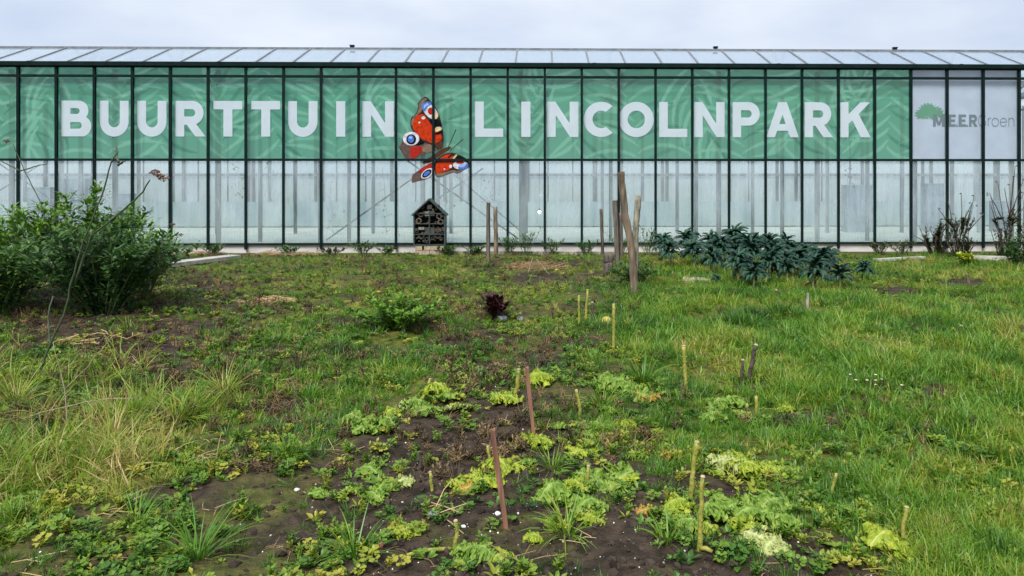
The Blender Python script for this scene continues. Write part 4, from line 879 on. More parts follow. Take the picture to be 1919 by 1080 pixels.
# ---- tall weeds and dry stalks
def stalk_plant(name, label, cat, base, lines, m, wpx=2.2, heads=(), hm=None, hr=.035, group=None, leaves=None):
    g = G(*base); y = g.y; t_ = thing(name, label, cat, g, 0, group); b = MB(); r = random.Random(int(base[0]))
    for ln in lines:
        dy = r.uniform(-.15,.15); P = []
        for i, q in enumerate(ln):
            f_ = i/(len(ln)-1); P.append(at(q[0], q[1], y)+Vector((0, dy*f_, 0))-g)
        Q = []
        for i in range(len(P)-1):
            for k2 in range(4): Q.append(P[i].lerp(P[i+1], k2/4)+Vector((r.uniform(-1,1), r.uniform(-1,1), r.uniform(-1,1)))*.006)
        Q.append(P[-1]); w = wpx/pxm(y)/2; b.tube(Q, [w*(1.15-.65*i/len(Q)) for i in range(len(Q))], 5)
    b.build('stem', m, t_, True)
    for hx, hy in heads:
        c = at(hx, hy, y)-g; hb = MB()
        for k2 in range(26):
            a = r.uniform(0,6.283); q = hr*math.sqrt(r.random()); tip = c+Vector((math.cos(a)*q, math.sin(a)*q, r.uniform(-.2,.25)*hr+.3*hr*(1-(q/hr)**2)))
            hb.tube([c-Vector((0,0,hr*.7)), tip], [.0012,.0012], 3, caps=False)
            s_ = hr*.22; hb.add([tip+Vector(v)*s_ for v in ((1,0,0),(-1,0,0),(0,1,0),(0,-1,0),(0,0,.8),(0,0,-.8))], [(0,2,4),(2,1,4),(1,3,4),(3,0,4),(2,0,5),(1,2,5),(3,1,5),(0,3,5)])
        hb.build('seed_head', hm or M_HEAD, t_)
    if leaves:
        lb = MB(); n_, sz, mm, lines_l = leaves
        for i in range(n_):
            ln = lines_l[i % len(lines_l)]; u = r.random(); k2 = min(len(ln)-2, int(u*(len(ln)-1))); f_ = u*(len(ln)-1)-k2
            q = (ln[k2][0]*(1-f_)+ln[k2+1][0]*f_, ln[k2][1]*(1-f_)+ln[k2+1][1]*f_); c = at(q[0], q[1], y)-g
            leaf_blade(lb, c, r.uniform(0,6.283), sz*r.uniform(.6,1.2), sz*.3, r.uniform(.5,1.4), r.uniform(.1,.9), 2, .2, tint=r.random())
        lb.build('leaves', mm, t_)
    return t_
M_HEAD = simple('dry_seed_head', (.10,.052,.032), (.19,.10,.06), 30, .9); M_GSTALK = simple('grey_green_stalk', (.025,.040,.018), (.055,.075,.035), 12, .6)
stalk_plant('umbel_stalk', 'tall bare grey-green stalk with brown umbel heads before the leafy shrub', 'plant', (72,705),
  [[(72,706),(90,660),(125,590),(140,530),(165,450),(200,370),(222,300),(236,284)], [(222,305),(212,285),(205,272)], [(222,308),(236,304),(250,302)], [(140,530),(175,440),(240,390),(275,360),(292,336)], [(95,655),(80,600),(82,560)]],
  M_GSTALK, 4.2, [(300,330),(289,322),(307,334)], hr=.045)
stalk_plant('umbel_stalk', 'thin curved grey-green stalk with one brown umbel head arching over the shrub', 'plant', (125,560), [[(125,562),(110,520),(90,450),(70,380),(38,320),(14,268)], [(38,320),(10,306),(-5,300)], [(38,320),(58,312),(78,306)]], M_GSTALK, 2.6, [(12,264)], hr=.05)
stalk_plant('umbel_stalk', 'short stalk with a flat brown umbel head between shrub and glass', 'plant', (312,520), [[(312,520),(318,470),(322,422)], [(318,470),(332,450),(339,440)]], M_GSTALK, 2, [(323,420),(340,439)], hr=.05)
stalk_plant('dry_stalk', 'thin pale dry stalk leaning beside the dark shrub', 'plant', (175,590), [[(175,590),(192,520),(203,440)]], M_STEMP, 2)
stalk_plant('dry_stalk', 'bent straw-coloured stalk lying across the long yellow grass', 'plant', (10,795), [[(10,795),(100,770),(180,752),(262,748)]], M_STEMP, 2.8)
stalk_plant('dry_stalk', 'straight pale dead stalk standing among the long yellow grass', 'plant', (128,800), [[(128,800),(112,740),(78,650)]], M_STEMP, 2.2)
stalk_plant('dry_stalk', 'leaning grey dead stalk beside the tall umbel stalk', 'plant', (118,735), [[(118,735),(160,690),(205,632)]], M_STEMP, 2.2)
# dry shrubs against the glass on the right
lab = ['dry shrub with dark button seed heads nearest the end column', 'dry airy shrub with wiry stems before the white banner panes', 'thin dry shrub with tan spikes beside the concrete plinth', 'tall wiry dry shrub at the very end of the bed']
rr = random.Random(5)
for i, (bx0, by0, tops) in enumerate(((1885,482,[(1905,310),(1890,345),(1915,360),(1867,340),(1850,365),(1900,330)]), (1800,480,[(1800,362),(1776,374),(1815,395),(1830,385),(1786,400),(1823,366),(1770,410)]), (1755,476,[(1745,425),(1735,435),(1765,410),(1750,440),(1775,420)]), (1925,490,[(1925,320),(1940,350),(1910,375),(1935,390)]))):
    lines = []
    for tx, ty in tops:
        mx_ = bx0+(tx-bx0)*.45+rr.uniform(-6,6); my_ = by0+(ty-by0)*.5; lines.append([(bx0+rr.uniform(-10,10), by0), (mx_, my_), (tx, ty)]); lines.append([(mx_, my_), (tx+rr.uniform(-22,22), my_-(my_-ty)*.7)])
    for _ in range(10): q = rr.uniform(-32,32); lines.append([(bx0+q*.4, by0), (bx0+q, by0-rr.uniform(20,55))])
    hd = [t_ for t_ in tops if i != 2] + [l[-1] for l in lines[1:8:2]] if i != 2 else tops
    stalk_plant('dry_shrub', lab[i], 'shrub', (bx0, by0), lines, M_STEMD, 1.9, hd, M_HEAD if i == 2 else simple('black_seed_head', (.018,.014,.012), (.045,.035,.028), 20, .9), .03 if i == 2 else .026, leaves=(1500, .095, L_OLIVE, [[l[0], ((l[0][0]+l[-1][0])/2, max(l[-1][1], by0-70))] for l in lines]))
# weeds along the plinth
spots = [(985,468,432,'tall narrow-leaved weed beneath the window glare beside the plinth'), (1165,472,440,'narrow-leaved weed behind the plank-like post'), (1035,472,448,'bushy narrow-leaved weed between the two groups of posts'), (1100,474,452,'small weed growing at the foot of the thin dark post'),
 (1215,478,425,'sprawling dark weed between forked post and black kale'), (955,476,450,'low weed beside the split reddish post'), (680,470,456,'dark docks growing at the plinth under the brace foot'), (725,474,462,'trailing weed on the plinth left of the insect hotel'), (838,474,462,'broad dark weed right of the insect hotel bricks'), (890,474,464,'low green weed between insect hotel and square post'),
 (400,472,462,'fresh green weed at the plinth above the pale plank'), (540,474,464,'small dark weed at the plinth beside straw'), (1690,474,452,'red-tinged weed patch at the plinth below the green banner end'), (1650,474,458,'brownish weed patch by the plinth next to the red-tinged one'), (620,474,466,'tiny weed tuft against bare plinth')]
for i, (px, pb, pt, lb) in enumerate(spots):
    pb = max(pb, 477)
    tall = pb-pt > 22; shrub('wall_weed', lb, 'weed', px, pb, rr.uniform(44,74), pt-rr.uniform(-3,6), 230 if tall else 190, .11 if tall else .09, [L_MID, L_OLIVE][i > 11], 30+i, .15, 7, 1, .1, lw=.22 if tall else .4, shape='up')
# litter at the plinth
M_LITTER = simple('leaf_litter', (.30,.17,.09), (.45,.30,.18), 30, .9)
def heap(name, label, pc, pyc, wpx, hpx, m, n, L, seed, cat='straw'):
    g = G(pc, pyc); k_ = wpx/2/pxm(g.y); hh = hpx/pxm(g.y); r = random.Random(seed); b = MB()
    for _ in range(n):
        a = r.uniform(0,6.283); q = math.sqrt(r.random()); c = Vector((math.cos(a)*k_*q, math.sin(a)*k_*.55*q, hh*(1-q*q)*r.random()+.012)); az = r.gauss(.2, .9); l = L*r.uniform(.5,1.2); d = Vector((math.cos(az), math.sin(az), r.gauss(0,.12)))*l
        b.tube([c-d*.5, c+Vector((0,0,r.uniform(0,.03))), c+d*.5], [.0045,.005,.003], 4)
    o = b.build(name, m); o.location = g; o.location.z = gz(g.x, g.y); return props(o, label, cat)
M_STR = simple('golden_straw', (.30,.20,.09), (.50,.36,.18), 25, .75)
heap('straw_pile', 'golden straw pile lying on the soil beyond the marigold clump', 500, 568, 100, 9, M_STR, 60, .32, 1)
heap('straw_pile', 'reddish dry stalk heap on the dug soil before the posts', 1000, 503, 130, 14, simple('rusty_straw', (.17,.095,.05), (.36,.22,.12), 20, .8), 110, .4, 2)
heap('straw_pile', 'pale straw wisps against the plinth under the brace foot', 568, 477, 70, 5, M_LITTER, 90, .25, 3)
heap('straw_pile', 'tan straw scattered on the plinth edge beside small dark weed', 505, 477, 50, 8, M_LITTER, 70, .22, 4)
heap('straw_pile', 'straw wisps lying beside the pale plank', 375, 476, 90, 4, M_LITTER, 60, .3, 5)
heap('straw_pile', 'thin straw scatter on bare soil beside the umbel stalk', 170, 640, 170, 4, M_STR, 18, .35, 6)
for i, (a, b_) in enumerate((((990,512),(998,484)), ((1020,505),(1060,490)), ((1005,486),(1030,515)))):
    stalk_plant('dead_stalk', ['upright tan dead stalk on the rusty heap', 'slanting tan dead stalk resting on the rusty heap', 'crossed tan dead stalk on the rusty heap'][i], 'stalk', a if a[1] > b_[1] else b_, [[a if a[1] > b_[1] else b_, b_ if a[1] > b_[1] else a]], M_STEMP, 2.2)

# ---- black (lacinato) kale: stem plus separate strap leaves
M_KALE = leafmat('black_kale_leaf', [(.3, (.005,.022,.014)), (.5, (.011,.042,.028)), (.75, (.030,.080,.052))], None, rough=.5, trans=.12, noise=11, rib=(.05,.11,.06), spec=.22)
def strap(seed, L, w, lean, curl):
    r = random.Random(seed); n, mcount = 9, 5; V = []; rib = []; p = Vector((0,0,0)); a = lean; s = Vector((0,1,0))
    for i in range(n+1):
        t_ = i/n; ww = w*.5*(.14 if t_ < .12 else max(.12, math.sin(math.pi*(.12+.74*t_))**.6)); d = Vector((math.sin(a),0,math.cos(a))); nrm = Vector((-math.cos(a),0,math.sin(a)))
        for j in range(mcount):
            v = -1+2*j/(mcount-1); V.append(p + s*v*ww*(1-.15*abs(v)) + nrm*(-(v*v)*ww*.8 + r.uniform(-1,1)*.22*ww*(abs(v) > .1))); rib.append(1. if j == 2 and t_ < .85 else 0.)
        p = p + d*(L/n); a += curl/n*(1+.6*t_)
    me = mesh_np('leaf', V, [(i*mcount+j, i*mcount+j+1, (i+1)*mcount+j+1, (i+1)*mcount+j) for i in range(n) for j in range(mcount-1)], True)
    setattr_f(me, 'rib', rib); me.materials.append(M_KALE); return me
STR_IN = [strap(i, .32, .075, .08, 1.5) for i in range(3)]; STR_MID = [strap(10+i, .40, .078, .25, 1.9) for i in range(4)]; STR_OUT = [strap(20+i, .38, .082, .7, 2.0) for i in range(4)]
M_KOLD = leafmat('withered_kale_leaf', [(.3, (.10,.10,.02)), (.5, (.22,.19,.05)), (.75, (.34,.26,.10))], None, rough=.6, trans=.2, noise=14)
STR_OLD = [strap(40+i, .30, .06, 1.1, 1.8) for i in range(3)]
for me in STR_OLD: me.materials.clear(); me.materials.append(M_KOLD)
M_KSTEM = simple('pale_kale_stem', (.20,.25,.09), (.30,.33,.13), 14, .6)
kst = []
for i in range(3):
    r = random.Random(i); P = [Vector((r.uniform(-.03,.03)*k2/5, r.uniform(-.03,.03)*k2/5, -.05+.55*k2/5)) for k2 in range(6)]
    b = MB(); b.tube(P, [.02,.019,.020,.019,.021,.018], 8)
    for k2 in range(9): q = P[1+k2 % 4]; a = k2*2.4; b.tube([q, q+Vector((math.cos(a)*.035, math.sin(a)*.035, .015))], [.006,.004], 4)
    me = b.mesh('stem', True); me.materials.append(M_KSTEM); kst.append((me, P[-1]))
rk = random.Random(11)
def black_kale(px, py, hpx, label, group, sc=None):
    g = G(px, py); H = hpx/pxm(g.y); s_ = sc or H/.86; t_ = thing('black_kale', label, 'kale', g, rk.uniform(0,6.28), group); t_.scale = (s_*rk.uniform(.92,1.18), s_*rk.uniform(.92,1.18), s_*rk.uniform(.82,1.2)); t_.rotation_euler = (rk.gauss(0,.10), rk.gauss(0,.10), rk.uniform(0,6.28))
    me, tip = rk.choice(kst); link('stem', me, None, t_)
    for i in range(rk.choice((0,1,1,2,3))):
        o = link('withered_leaf', rk.choice(STR_OLD), None, t_); o.location = (0, 0, rk.uniform(.16,.30)); o.rotation_euler = (rk.gauss(0,.2), rk.uniform(.2,.6), rk.uniform(0,6.28))
    for i in range(42):
        u = i/42; src_ = STR_OUT if u < .38 else STR_MID if u < .75 else STR_IN
        o = link('leaf', rk.choice(src_), None, t_); zz = tip.z-.22+.22*u; o.location = (tip.x*zz/tip.z, tip.y*zz/tip.z, zz); o.rotation_euler = (rk.gauss(0,.12), rk.gauss(0,.14), i*2.4+rk.uniform(-.3,.3)); o.scale = (rk.uniform(.8,1.15),)*3
KG = 'rows of black kale before the greenhouse'; KL = 'dark blue-green black kale plant crowded in the kale rows'
for px, py, h in ((1248,487,46),(1290,484,50),(1335,485,56),(1380,484,52),(1425,486,50),(1465,488,46),(1262,500,50),(1305,499,56),(1350,500,58),(1395,500,56),(1440,501,54),(1480,503,50),(1515,505,48),
                  (1330,514,58),(1372,515,60),(1418,515,60),(1455,517,58),(1495,519,56),(1535,520,54),(1560,514,46),(1385,530,58),(1440,531,62),(1480,533,60),(1545,534,58)):
    rw = 'rear row beside the greenhouse plinth' if py < 494 else 'second row from the greenhouse plinth' if py < 508 else 'third row from the greenhouse plinth' if py < 525 else 'front row facing the lawn'
    black_kale(px+rk.uniform(-6,6), py+rk.uniform(-2,2), h*1.36, 'dark blue-green black kale in the '+rw, KG+', '+rw)
black_kale(1412, 541, 76, 'black kale on a tall bare yellow-green stalk at the front of the rows', KG)
black_kale(1522, 545, 84, 'largest leaning black kale at the front corner of the rows', KG)
black_kale(1574, 543, 70, 'drooping black kale at the end of the front row', KG)
black_kale(1619, 526, 54, 'single black kale standing apart from the rows', KG)
black_kale(1340, 535, 34, 'small stunted black kale beside the pale board', KG)

# ---- curly kale leaves lying on the soil
def curly(seed, L, Wd, dome, veined):
    """frilled leaf: broad blade whose margin is thrown into tight ruffles"""
    r = np.random.default_rng(seed); nu, nv = 64, 37; T, S = np.meshgrid(np.linspace(0,1,nu), np.linspace(-1,1,nv), indexing='ij'); aS = np.abs(S); sg = np.sign(S)
    ph = r.uniform(0,6,12); lob = 1+aS*(.34*np.sin(T*15+ph[0]+sg*1.3) + .22*np.sin(T*33+ph[1]-sg)); w = Wd*.5*np.sin(np.pi*(.04+.92*T))**.5
    x = L*T; y = S*w*lob; z = dome*L*np.sin(np.pi*np.clip(T*.95+.03,0,1))*(1-.6*S*S) + .006
    k = L/.24; A = .017*k*aS**1.6
    z = z + A*(np.sin(T*74+ph[2]+sg*2) + .8*np.sin(T*119+S*6+ph[3])); y = y + A*(np.sin(T*88+ph[4]+sg) + .5*np.sin(T*140+ph[5])); x = x + A*(np.cos(T*81+S*5+ph[6]) + .5*np.sin(T*133+ph[7]))
    inner = 1-np.exp(-(S/.12)**2)
    z = z + .026*k*(noise2(x+seed, y, .013, seed)-.5)*inner + .014*k*(noise2(x, y+seed, .032, seed+1)-.5)*inner
    z = np.maximum(z, .002+.010*noise2(x*1.0, y, .01, seed+3)*aS)
    rib = np.exp(-(S/.05)**2)*(1-.5*T)
    if veined: rib = np.clip(rib*1.3 + np.exp(-(((T*8-aS*1.5) % 1.0-.5)/.09)**2)*.7*(1-aS**1.5), 0, 1)
    V = np.stack([x-L*.5, y, z], -1).reshape(-1,3); F = [(i*nv+j, (i+1)*nv+j, (i+1)*nv+j+1, i*nv+j+1) for i in range(nu-1) for j in range(nv-1)]
    me = mesh_np('curly_kale_leaf', V, F, True); setattr_f(me, 'rib', rib.ravel()); return me
CK = {}
def ckm(nm, a, b_, c, rib): return leafmat('curly_'+nm, [(.3, a), (.5, b_), (.72, c)], None, rough=.5, trans=.25, noise=22, rib=rib, spec=.25)
CKM = dict(g=ckm('green', (.075,.155,.015), (.155,.265,.032), (.28,.37,.08), (.42,.47,.20)), y=ckm('yellow', (.13,.21,.015), (.25,.33,.025), (.42,.44,.06), (.56,.54,.22)),
           p=ckm('pale', (.22,.30,.07), (.36,.42,.14), (.46,.47,.16), (.58,.58,.32)), o=ckm('orange', (.28,.20,.03), (.42,.30,.05), (.34,.16,.06), (.52,.40,.18)))
def ckmesh(kind, i):
    if (kind, i) not in CK:
        me = curly(300+i*7+ord(kind), .24, .19, (.10,.22,.32,.16)[i % 4], kind == 'p'); me.materials.append(CKM[kind]); CK[(kind, i)] = me
    return CK[(kind, i)]
CNAME = dict(g='mid-green crinkled kale leaf', y='yellow-lime crinkled kale leaf', p='pale upturned kale leaf with white veins', o='withered orange-yellow kale leaf')
LMK = [(600,930,'beside the off-white pebble'), (690,900,'on bare soil behind the lime mounds'), (762,1000,'on open soil by the terracotta shard'), (880,1050,'before the fallen yellow-green stem'), (900,900,'beside the thick leaning stake'), (990,835,'at the foot of the slender red-brown stake'),
  (1085,800,'under the short curved yellow stalk'), (1110,920,'around the stubby orange-yellow stalk'), (1040,985,'before the pale spiky grass tuft'), (1290,970,'at the close pair of yellow stalks'), (1390,885,'behind the close pair of yellow stalks'), (1420,980,'before the close pair of yellow stalks'), (1640,975,'at the stalk curving up by the grass'),
  (1390,780,'around the stubby pale stalk'), (1190,735,'around the thick arching grass tuft'), (820,765,'below the short green stub'), (940,747,'beside the bent yellow stalk'), (680,800,'in the grass left of the dug soil'), (1215,850,'between the two grassy patches of kale')]
CLAB = dict(g=('mid-green crinkled curly kale leaf lying on the bare soil', 'fallen green kale leaves'), y=('yellow-lime crinkled curly kale leaf lying on the bare soil', 'fallen yellow kale leaves'), p=('pale upturned curly kale leaf showing its white veins', 'upturned kale leaves'), o=('withered orange-yellow curly kale leaf on the soil', 'withered kale leaves'))
rc = random.Random(21)
for px, py, wp, kd in [(600,930,50,'g'),(690,885,56,'g'),(655,925,42,'g'),(700,932,60,'g'),(728,915,55,'g'),(757,908,55,'p'),(640,1000,52,'y'),(762,1000,66,'y'),(870,1062,78,'g'),(905,1042,66,'g'),(935,1045,66,'p'),(862,1036,45,'g'),
  (860,912,66,'y'),(892,900,76,'y'),(880,922,50,'o'),(930,882,66,'y'),(962,875,56,'y'),(985,868,46,'g'),(985,830,56,'y'),(1012,835,66,'y'),(1060,800,60,'g'),(1085,800,62,'g'),(1100,818,45,'g'),(1130,800,56,'y'),(1172,800,64,'y'),(1225,815,40,'y'),
  (1040,935,78,'g'),(1075,920,70,'g'),(1110,905,78,'g'),(1150,918,88,'g'),(1168,902,66,'g'),(1105,955,80,'p'),(1108,975,66,'y'),(1040,985,60,'y'),(1205,962,56,'o'),(1000,1015,46,'y'),
  (1272,965,70,'p'),(1290,992,66,'p'),(1310,930,66,'g'),(1322,1002,56,'g'),(1350,882,66,'y'),(1385,872,78,'p'),(1402,892,88,'y'),(1440,886,76,'y'),(1466,892,66,'g'),(1484,902,54,'g'),
  (1370,960,88,'g'),(1412,966,96,'g'),(1442,980,88,'g'),(1400,992,76,'y'),(1470,992,66,'y'),(1425,1022,86,'p'),(1484,1000,54,'y'),(1600,965,70,'g'),(1642,965,70,'g'),(1655,1026,80,'y'),(1622,958,54,'y'),(1540,960,46,'y'),
  (1372,775,70,'g'),(1402,782,66,'g'),(1340,790,56,'g'),(1150,728,90,'g'),(1240,727,80,'g'),(1180,735,70,'g'),(1212,748,56,'o'),(836,748,76,'p'),(862,768,56,'p'),(770,765,66,'p'),(800,775,76,'g'),(735,780,52,'y'),(940,747,74,'g'),(1010,720,60,'y'),
  (660,800,76,'g'),(702,800,76,'g'),(1255,855,50,'o'),(1200,860,56,'g'),(1090,850,66,'g'),(1470,770,40,'y'),(1140,770,56,'g')]:
  for rep_ in range(1 if wp < 70 else 2):
    g = G(px+(rc.uniform(-.42,.42)*wp if rep_ else 0), py+(rc.uniform(-.22,.22)*wp if rep_ else 0)); o = link('curly_kale_leaf', ckmesh(kd if rc.random() < .75 or kd == 'o' else rc.choice('ygy'), rc.randrange(5))); o.location = g; s_ = wp/pxm(g.y)/.24*rc.uniform(.70,1.02); o.scale = (s_, s_, s_*rc.uniform(.8,1.25)); o.rotation_euler = (rc.gauss(0,.12), rc.gauss(0,.12), rc.uniform(-.9,.9) + (math.pi if rc.random() < .5 else 0))
    k0 = o.data.materials[0].name[6]; lk = min(LMK, key=lambda q: (q[0]-px)**2+4*(q[1]-py)**2)[2]
    props(o, CNAME[k0]+' '+lk, 'kale leaf', CNAME[k0].replace(' leaf', ' leaves')+' '+lk)

# ---- cut kale stalks
M_CUT = simple('yellow_green_stalk', (.13,.17,.020), (.34,.29,.06), 38, .55, bump=.4, lo=.3, hi=.7); M_CUTEND = simple('pale_cut_end', (.42,.35,.21), (.28,.20,.11), 40, .85); M_DSTALK = simple('blackened_stalk', (.03,.022,.018), (.08,.055,.045), 30, .8)
def cut_stalk(line, wpx, label, m=M_CUT, extra=None, group=None):
    base = line[-1]; g = G(*base); y = g.y; t_ = thing('cut_stalk', label, 'stalk', g, 0, group); w = wpx/pxm(y)/2*.84; r = random.Random(int(base[0]))
    P = [at(q[0], q[1], y)-g for q in line[::-1]]; P[0].z -= .03; Q = []
    for i in range(len(P)-1):
        for k2 in range(5): Q.append(P[i].lerp(P[i+1], k2/5)+Vector((r.uniform(-1,1), r.uniform(-1,1), 0))*w*.32)
    Q.append(P[-1]); b = MB(); b.tube(Q, [w*(1.08-.2*j_/len(Q)+r.uniform(-.13,.16)) for j_ in range(len(Q))], 9)
    for k2 in range(max(4, len(Q))):
        q = Q[r.randrange(1, len(Q)-1)]; a = r.uniform(0,6.283); b.tube([q+Vector((math.cos(a), math.sin(a), 0))*w*.8, q+Vector((math.cos(a), math.sin(a), .25))*w*1.35], [w*.35, w*.22], 5)
    b.build('stem', m, t_, True)
    e = MB(); tp = Q[-1]; d = (Q[-1]-Q[-2]).normalized(); e.tube([tp+d*.001, tp+d*w*.55], [w*1.08, w*.85], 9); e.build('cut_end', M_CUTEND, t_)
    if extra:
        a_, b_ = G(*extra[0]), G(*extra[1]); q = MB(); q.tube([a_-g+Vector((0,0,w)), (a_+b_)/2-g+Vector((0,0,w*1.8)), b_-g+Vector((0,0,w))], [w, w*.95, w*.85], 8); q.build('fallen_stem', m, t_, True)
for ln, w, lb, m, ex in (
  ([(854,978),(857,1000),(850,1032)], 10, 'yellow-green cut stalk standing by its own fallen stem on dark soil', M_CUT, ((845,1034),(762,1046))),
  ([(972,694),(970,725),(960,750)], 9, 'bent yellow kale stalk beside the slender red-brown stake', M_CUT, ((955,752),(928,757))),
  ([(1080,733),(1086,755),(1088,782)], 7, 'short curved yellow stalk rising from green kale leaves', M_CUT, None),
  ([(1150,572),(1150,615),(1151,656)], 7, 'tall straight yellow stalk beside the yellow gourd', M_CUT, None),
  ([(1281,650),(1285,700),(1286,740)], 9, 'straight yellow-green stalk standing at the edge of the grass', M_CUT, None),
  ([(1306,830),(1299,885),(1293,936)], 11, 'leaning tall yellow stalk, rear one of the close pair in the kale', M_CUT, None),
  ([(1317,895),(1314,960),(1310,1032)], 11, 'stout pale yellow stalk, front one of the close pair in the kale', M_CUT, ((1312,1034),(1335,1040))),
  ([(1699,952),(1692,990),(1693,1024)], 10, 'yellow stalk curving up at the grass edge over a lime leaf', M_CUT, ((1692,1026),(1664,1056))),
  ([(1103,875),(1098,912)], 8, 'stubby orange-yellow stalk behind the big green kale leaves', M_CUT, None),
  ([(1085,556),(1085,612)], 5, 'thin left stalk of the twin pair before the weed mound', M_CUT, None),
  ([(1101,545),(1097,606)], 6, 'thicker right stalk of the twin pair before the weed mound', M_CUT, None),
  ([(1567,890),(1560,915),(1557,936)], 7, 'small orange-yellow stalk among green weeds near the grass', M_CUT, None),
  ([(1417,745),(1417,776)], 7, 'stubby pale stalk in the green kale by the bare hollow', M_CUT, None),
  ([(806,886),(810,918)], 7, 'short amber stalk stub beside the yellow leaves', M_CUT, None),
  ([(914,838),(921,872)], 6, 'short amber stalk stub behind the thick leaning stake', M_CUT, None),
  ([(806,712),(803,738)], 7, 'short green stub with a drooping pale leaf', M_CUT, ((803,740),(785,760))),
  ([(1417,648),(1408,690),(1399,722)], 9, 'blackened leaning stalk with a pale broken tip', M_DSTALK, None),
  ([(1392,676),(1388,722)], 7, 'short blackened stalk beside the taller blackened one', M_DSTALK, None),
  ([(1110,568),(1113,606)], 6, 'thin blackened stalk beside the twin yellow-green stalks', M_DSTALK, None),
  ([(1801,612),(1793,624)], 9, 'dark broken stub lying in the mown grass', M_DSTALK, None),
  ([(1455,545),(1454,562)], 6, 'tiny black stub before the front row of kale', M_DSTALK, None)):
    cut_stalk(ln, w, lb, m, ex)

# ---- small things
def stone(px, py, wpx, m, label, name='stone', seed=0, flat=.7, cat='stone'):
    g = G(px, py); r_ = wpx/pxm(g.y)/2; bm = bmesh.new(); bmesh.ops.create_icosphere(bm, subdivisions=3, radius=r_); rs = random.Random(seed); off = [Vector((rs.gauss(0,1), rs.gauss(0,1), rs.gauss(0,1))).normalized() for _ in range(7)]
    for v in bm.verts:
        n_ = v.co.normalized()
        for q in off: v.co -= n_*max(0, n_.dot(q)-.72)*r_*.9
        v.co.z = v.co.z*flat + r_*flat*.55
    me = bpy.data.meshes.new(name); bm.to_mesh(me); bm.free(); me.polygons.foreach_set('use_smooth', [True]*len(me.polygons)); o = link(name, me, m); o.location = g; return props(o, label, cat)
M_STONE = simple('grey_stone', (.12,.13,.15), (.20,.21,.23), 20, .7); M_TERR = simple('terracotta', (.40,.17,.09), (.30,.12,.06), 20, .8); M_WST = simple('white_stone', (.62,.60,.57), (.48,.46,.43), 20, .8)
stone(938,602, 26, M_STONE, 'rounded grey stone at the foot of the purple plant', seed=1); stone(975,602, 16, M_STONE, 'smaller dark stone beside the rounded grey one', seed=2)
stone(714,1030, 13, M_TERR, 'orange terracotta shard standing in the dark soil', 'terracotta_shard', 3, 1.3, 'shard')
stone(557,922, 12, M_WST, 'off-white pebble beside a fallen kale leaf', seed=4); stone(933,966, 12, M_WST, 'white pebble at the thick leaning stake', seed=5); stone(868,990, 11, M_WST, 'white pebble beside the yellow-green cut stalk', seed=6)
stone(811,966, 24, M_STONE, 'flat grey-green stone half sunk in the bare soil', seed=7, flat=.4)
M_GOURD = simple('yellow_gourd_skin', (.48,.36,.06), (.36,.33,.07), 8, .45)
gr = stone(1137,610, 22, M_GOURD, 'yellow gourd lying beside the tall straight stalk', 'gourd', 8, .95, 'gourd')
for i, (px, py, nm) in enumerate(((1604,727,'x'),(1641,717,'x'),(1652,722,'x'),(1641,728,'x'),(1625,734,'x'),(1641,736,'x'),(1690,737,'x'),(1593,716,'x'))):
    g = G(px, py+6); t_ = thing('daisy', 'small white daisy open in the mown grass', 'daisy', g, 0, 'daisies in the grass'); h = .085
    b = MB(); b.tube([(0,0,-.01),(.004,0,h*.5),(0,.003,h)], .0016, 4); b.build('stem', M_STEMG, t_)
    b = MB(); flower(b, (0,0,h), .015, 12, .5); b.build('petals', M_WHITE, t_); b = MB(); b.tube([(0,0,h),(0,0,h+.005)], [.006,.004], 8); b.build('centre', M_YEL, t_)
# long arching leaf in the kale and a few distinct tufts
def big_tuft(px, py, L, nb, label, ti, w=.008, seed=0):
    g = G(px, py); r = random.Random(seed); b = MB()
    for _ in range(nb):
        az = r.uniform(0,6.283); q = .05*math.sqrt(r.random()); blade(b, (q*math.cos(az), q*math.sin(az), -.01), az+r.uniform(-.7,.7), L*r.uniform(.5,1.1), r.uniform(.2,1.2), r.uniform(.3,1.6), w*r.uniform(.7,1.2), 5, min(1, max(0, r.gauss(ti,.12))), r.uniform(-.8,.8))
    o = b.build('grass_tuft', M_TUFT); o.location = g; return props(o, label, 'grass tuft')
M_TUFT = leafmat('tuft_blades', GRASS_RAMP, 'tint', 'GEOMETRY', .38, .32)
big_tuft(1205,722, .38, 150, 'thick arching grass tuft behind the orange-yellow kale leaf', .45, seed=1); big_tuft(1130,765, .34, 110, 'bright grass tuft beside the short curved yellow stalk', .55, seed=2)
big_tuft(1060,1000, .26, 60, 'pale spiky grass tuft beside the lime kale leaf', .6, seed=3); big_tuft(1035,880, .26, 60, 'sparse grass tuft between the kale leaves and stake', .5, seed=4); big_tuft(1250,640, .3, 100, 'lush tuft of grass at the foot of the forked post lawn', .4, seed=5)
big_tuft(665,1045, .30, 60, 'blue-green flopping grass tuft on the dark soil by the terracotta shard', .35, seed=6); big_tuft(370,1050, .36, 80, 'long blue-green flopping grass tuft at the soil edge', .42, seed=7); big_tuft(540,860, .24, 110, 'upright green grass tuft left of the bare soil', .5, seed=8)
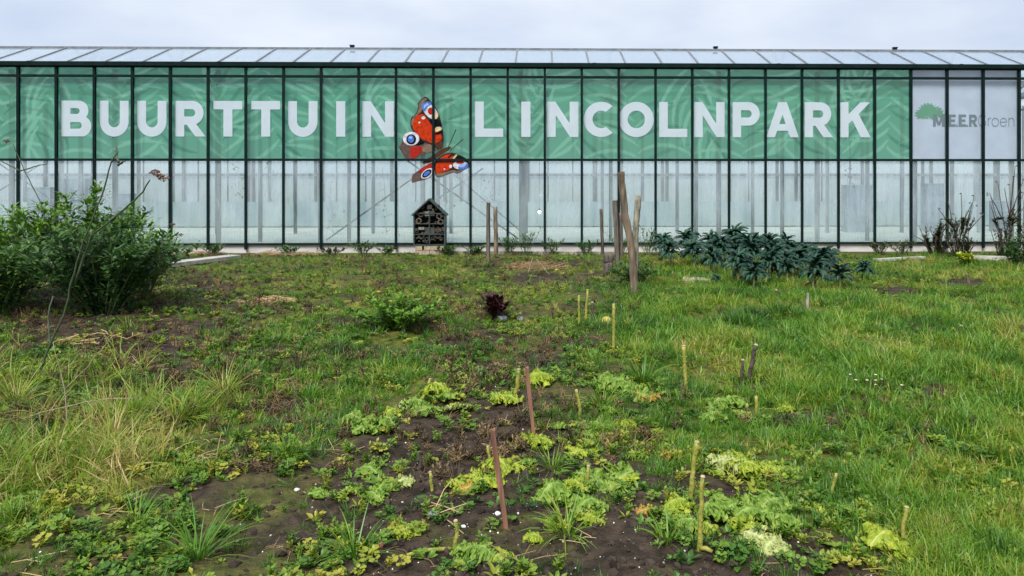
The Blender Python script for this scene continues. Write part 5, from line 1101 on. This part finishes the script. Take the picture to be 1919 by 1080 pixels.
big_tuft(1250,1015, .2, 40, 'small grass tuft at the foot of the stout pale stalk', .5, seed=9); big_tuft(255,985, .26, 40, 'starry grass tuft on mossy soil', .55, seed=10); big_tuft(100,860, .36, 70, 'tall yellow grass tuft around the straight dead stalk', .85, seed=11); big_tuft(820,525, .34, 120, 'low yellow tuft in the weeds before the insect hotel', .8, seed=14); big_tuft(790,515, .3, 90, 'yellow-green tuft behind the low yellow one', .74, seed=15); big_tuft(210,830, .4, 80, 'long straw-yellow tuft leaning over moss', .9, seed=16); big_tuft(30,760, .4, 120, 'ragged yellow tuft beside the bent straw-coloured stalk foot', .8, seed=17); big_tuft(330,790, .38, 90, 'tall yellow-green grass tuft beside the bent straw-coloured stalk', .72, seed=12); big_tuft(420,740, .36, 110, 'yellowing tuft behind the tall yellow-green one', .78, seed=13)

# ---- dead vines inside the greenhouse
M_VINE = simple('dead_vine', (.06,.06,.055), (.12,.11,.095), 20, .9)
for i, (px, pt, pb, lb) in enumerate(((717,312,440,'withered vine with hanging leaves inside the glass left of the insect hotel'),(622,345,430,'sparse withered vine inside the glass under the brace'),(925,330,385,'dry leaves on a thread inside the glass above the square post'),(200,330,400,'withered creeper inside the glass behind the bright shrub'),(1585,310,345,'looped dead tendril inside the glass above the kale'),(500,305,370,'dead vine climbing the rear post inside the glass'),(838,370,392,'dry vine leaves caught on the brace by the insect hotel'),(445,310,370,'withered creeper beside an inner column'))):
    y = WY+.30+.02*i; r = random.Random(i+70); top, bot = at(px, pt, y), at(px+r.uniform(-10,10), pb, y); t_ = thing('dead_vine', lb, 'vine', (bot.x, bot.y, bot.z)); b = MB(); Q = [(bot.lerp(top, k2/9)+Vector((r.uniform(-.04,.04), 0, 0)))-bot for k2 in range(10)]
    b.tube(Q, .004, 4); b.build('stem', M_VINE, t_); lb_ = MB()
    for k2 in range(34):
        q = Q[r.randrange(10)]+Vector((r.gauss(0,.13), r.uniform(-.02,.02), r.gauss(0,.05))); leaf_blade(lb_, q, r.uniform(0,6.28), r.uniform(.04,.10), r.uniform(.03,.06), r.uniform(1.2,2.6), r.uniform(-.8,.8), 2, .3)
    lb_.build('leaves', M_VINE, t_)

# ---- glowing ball added behind the misted pane to make its bright glare spot
lp = thing('work_lamp', 'small glowing ball added as the glare spot in the misted glass above the plinth', 'lamp', at(1011, 397, WY+.5)); mlp, t, o = mat('lamp_glow'); e_ = nd(t, 'ShaderNodeEmission'); e_.inputs[0].default_value = (1,.97,.9,1); e_.inputs[1].default_value = 9; t.links.new(e_.outputs[0], o.inputs[0])
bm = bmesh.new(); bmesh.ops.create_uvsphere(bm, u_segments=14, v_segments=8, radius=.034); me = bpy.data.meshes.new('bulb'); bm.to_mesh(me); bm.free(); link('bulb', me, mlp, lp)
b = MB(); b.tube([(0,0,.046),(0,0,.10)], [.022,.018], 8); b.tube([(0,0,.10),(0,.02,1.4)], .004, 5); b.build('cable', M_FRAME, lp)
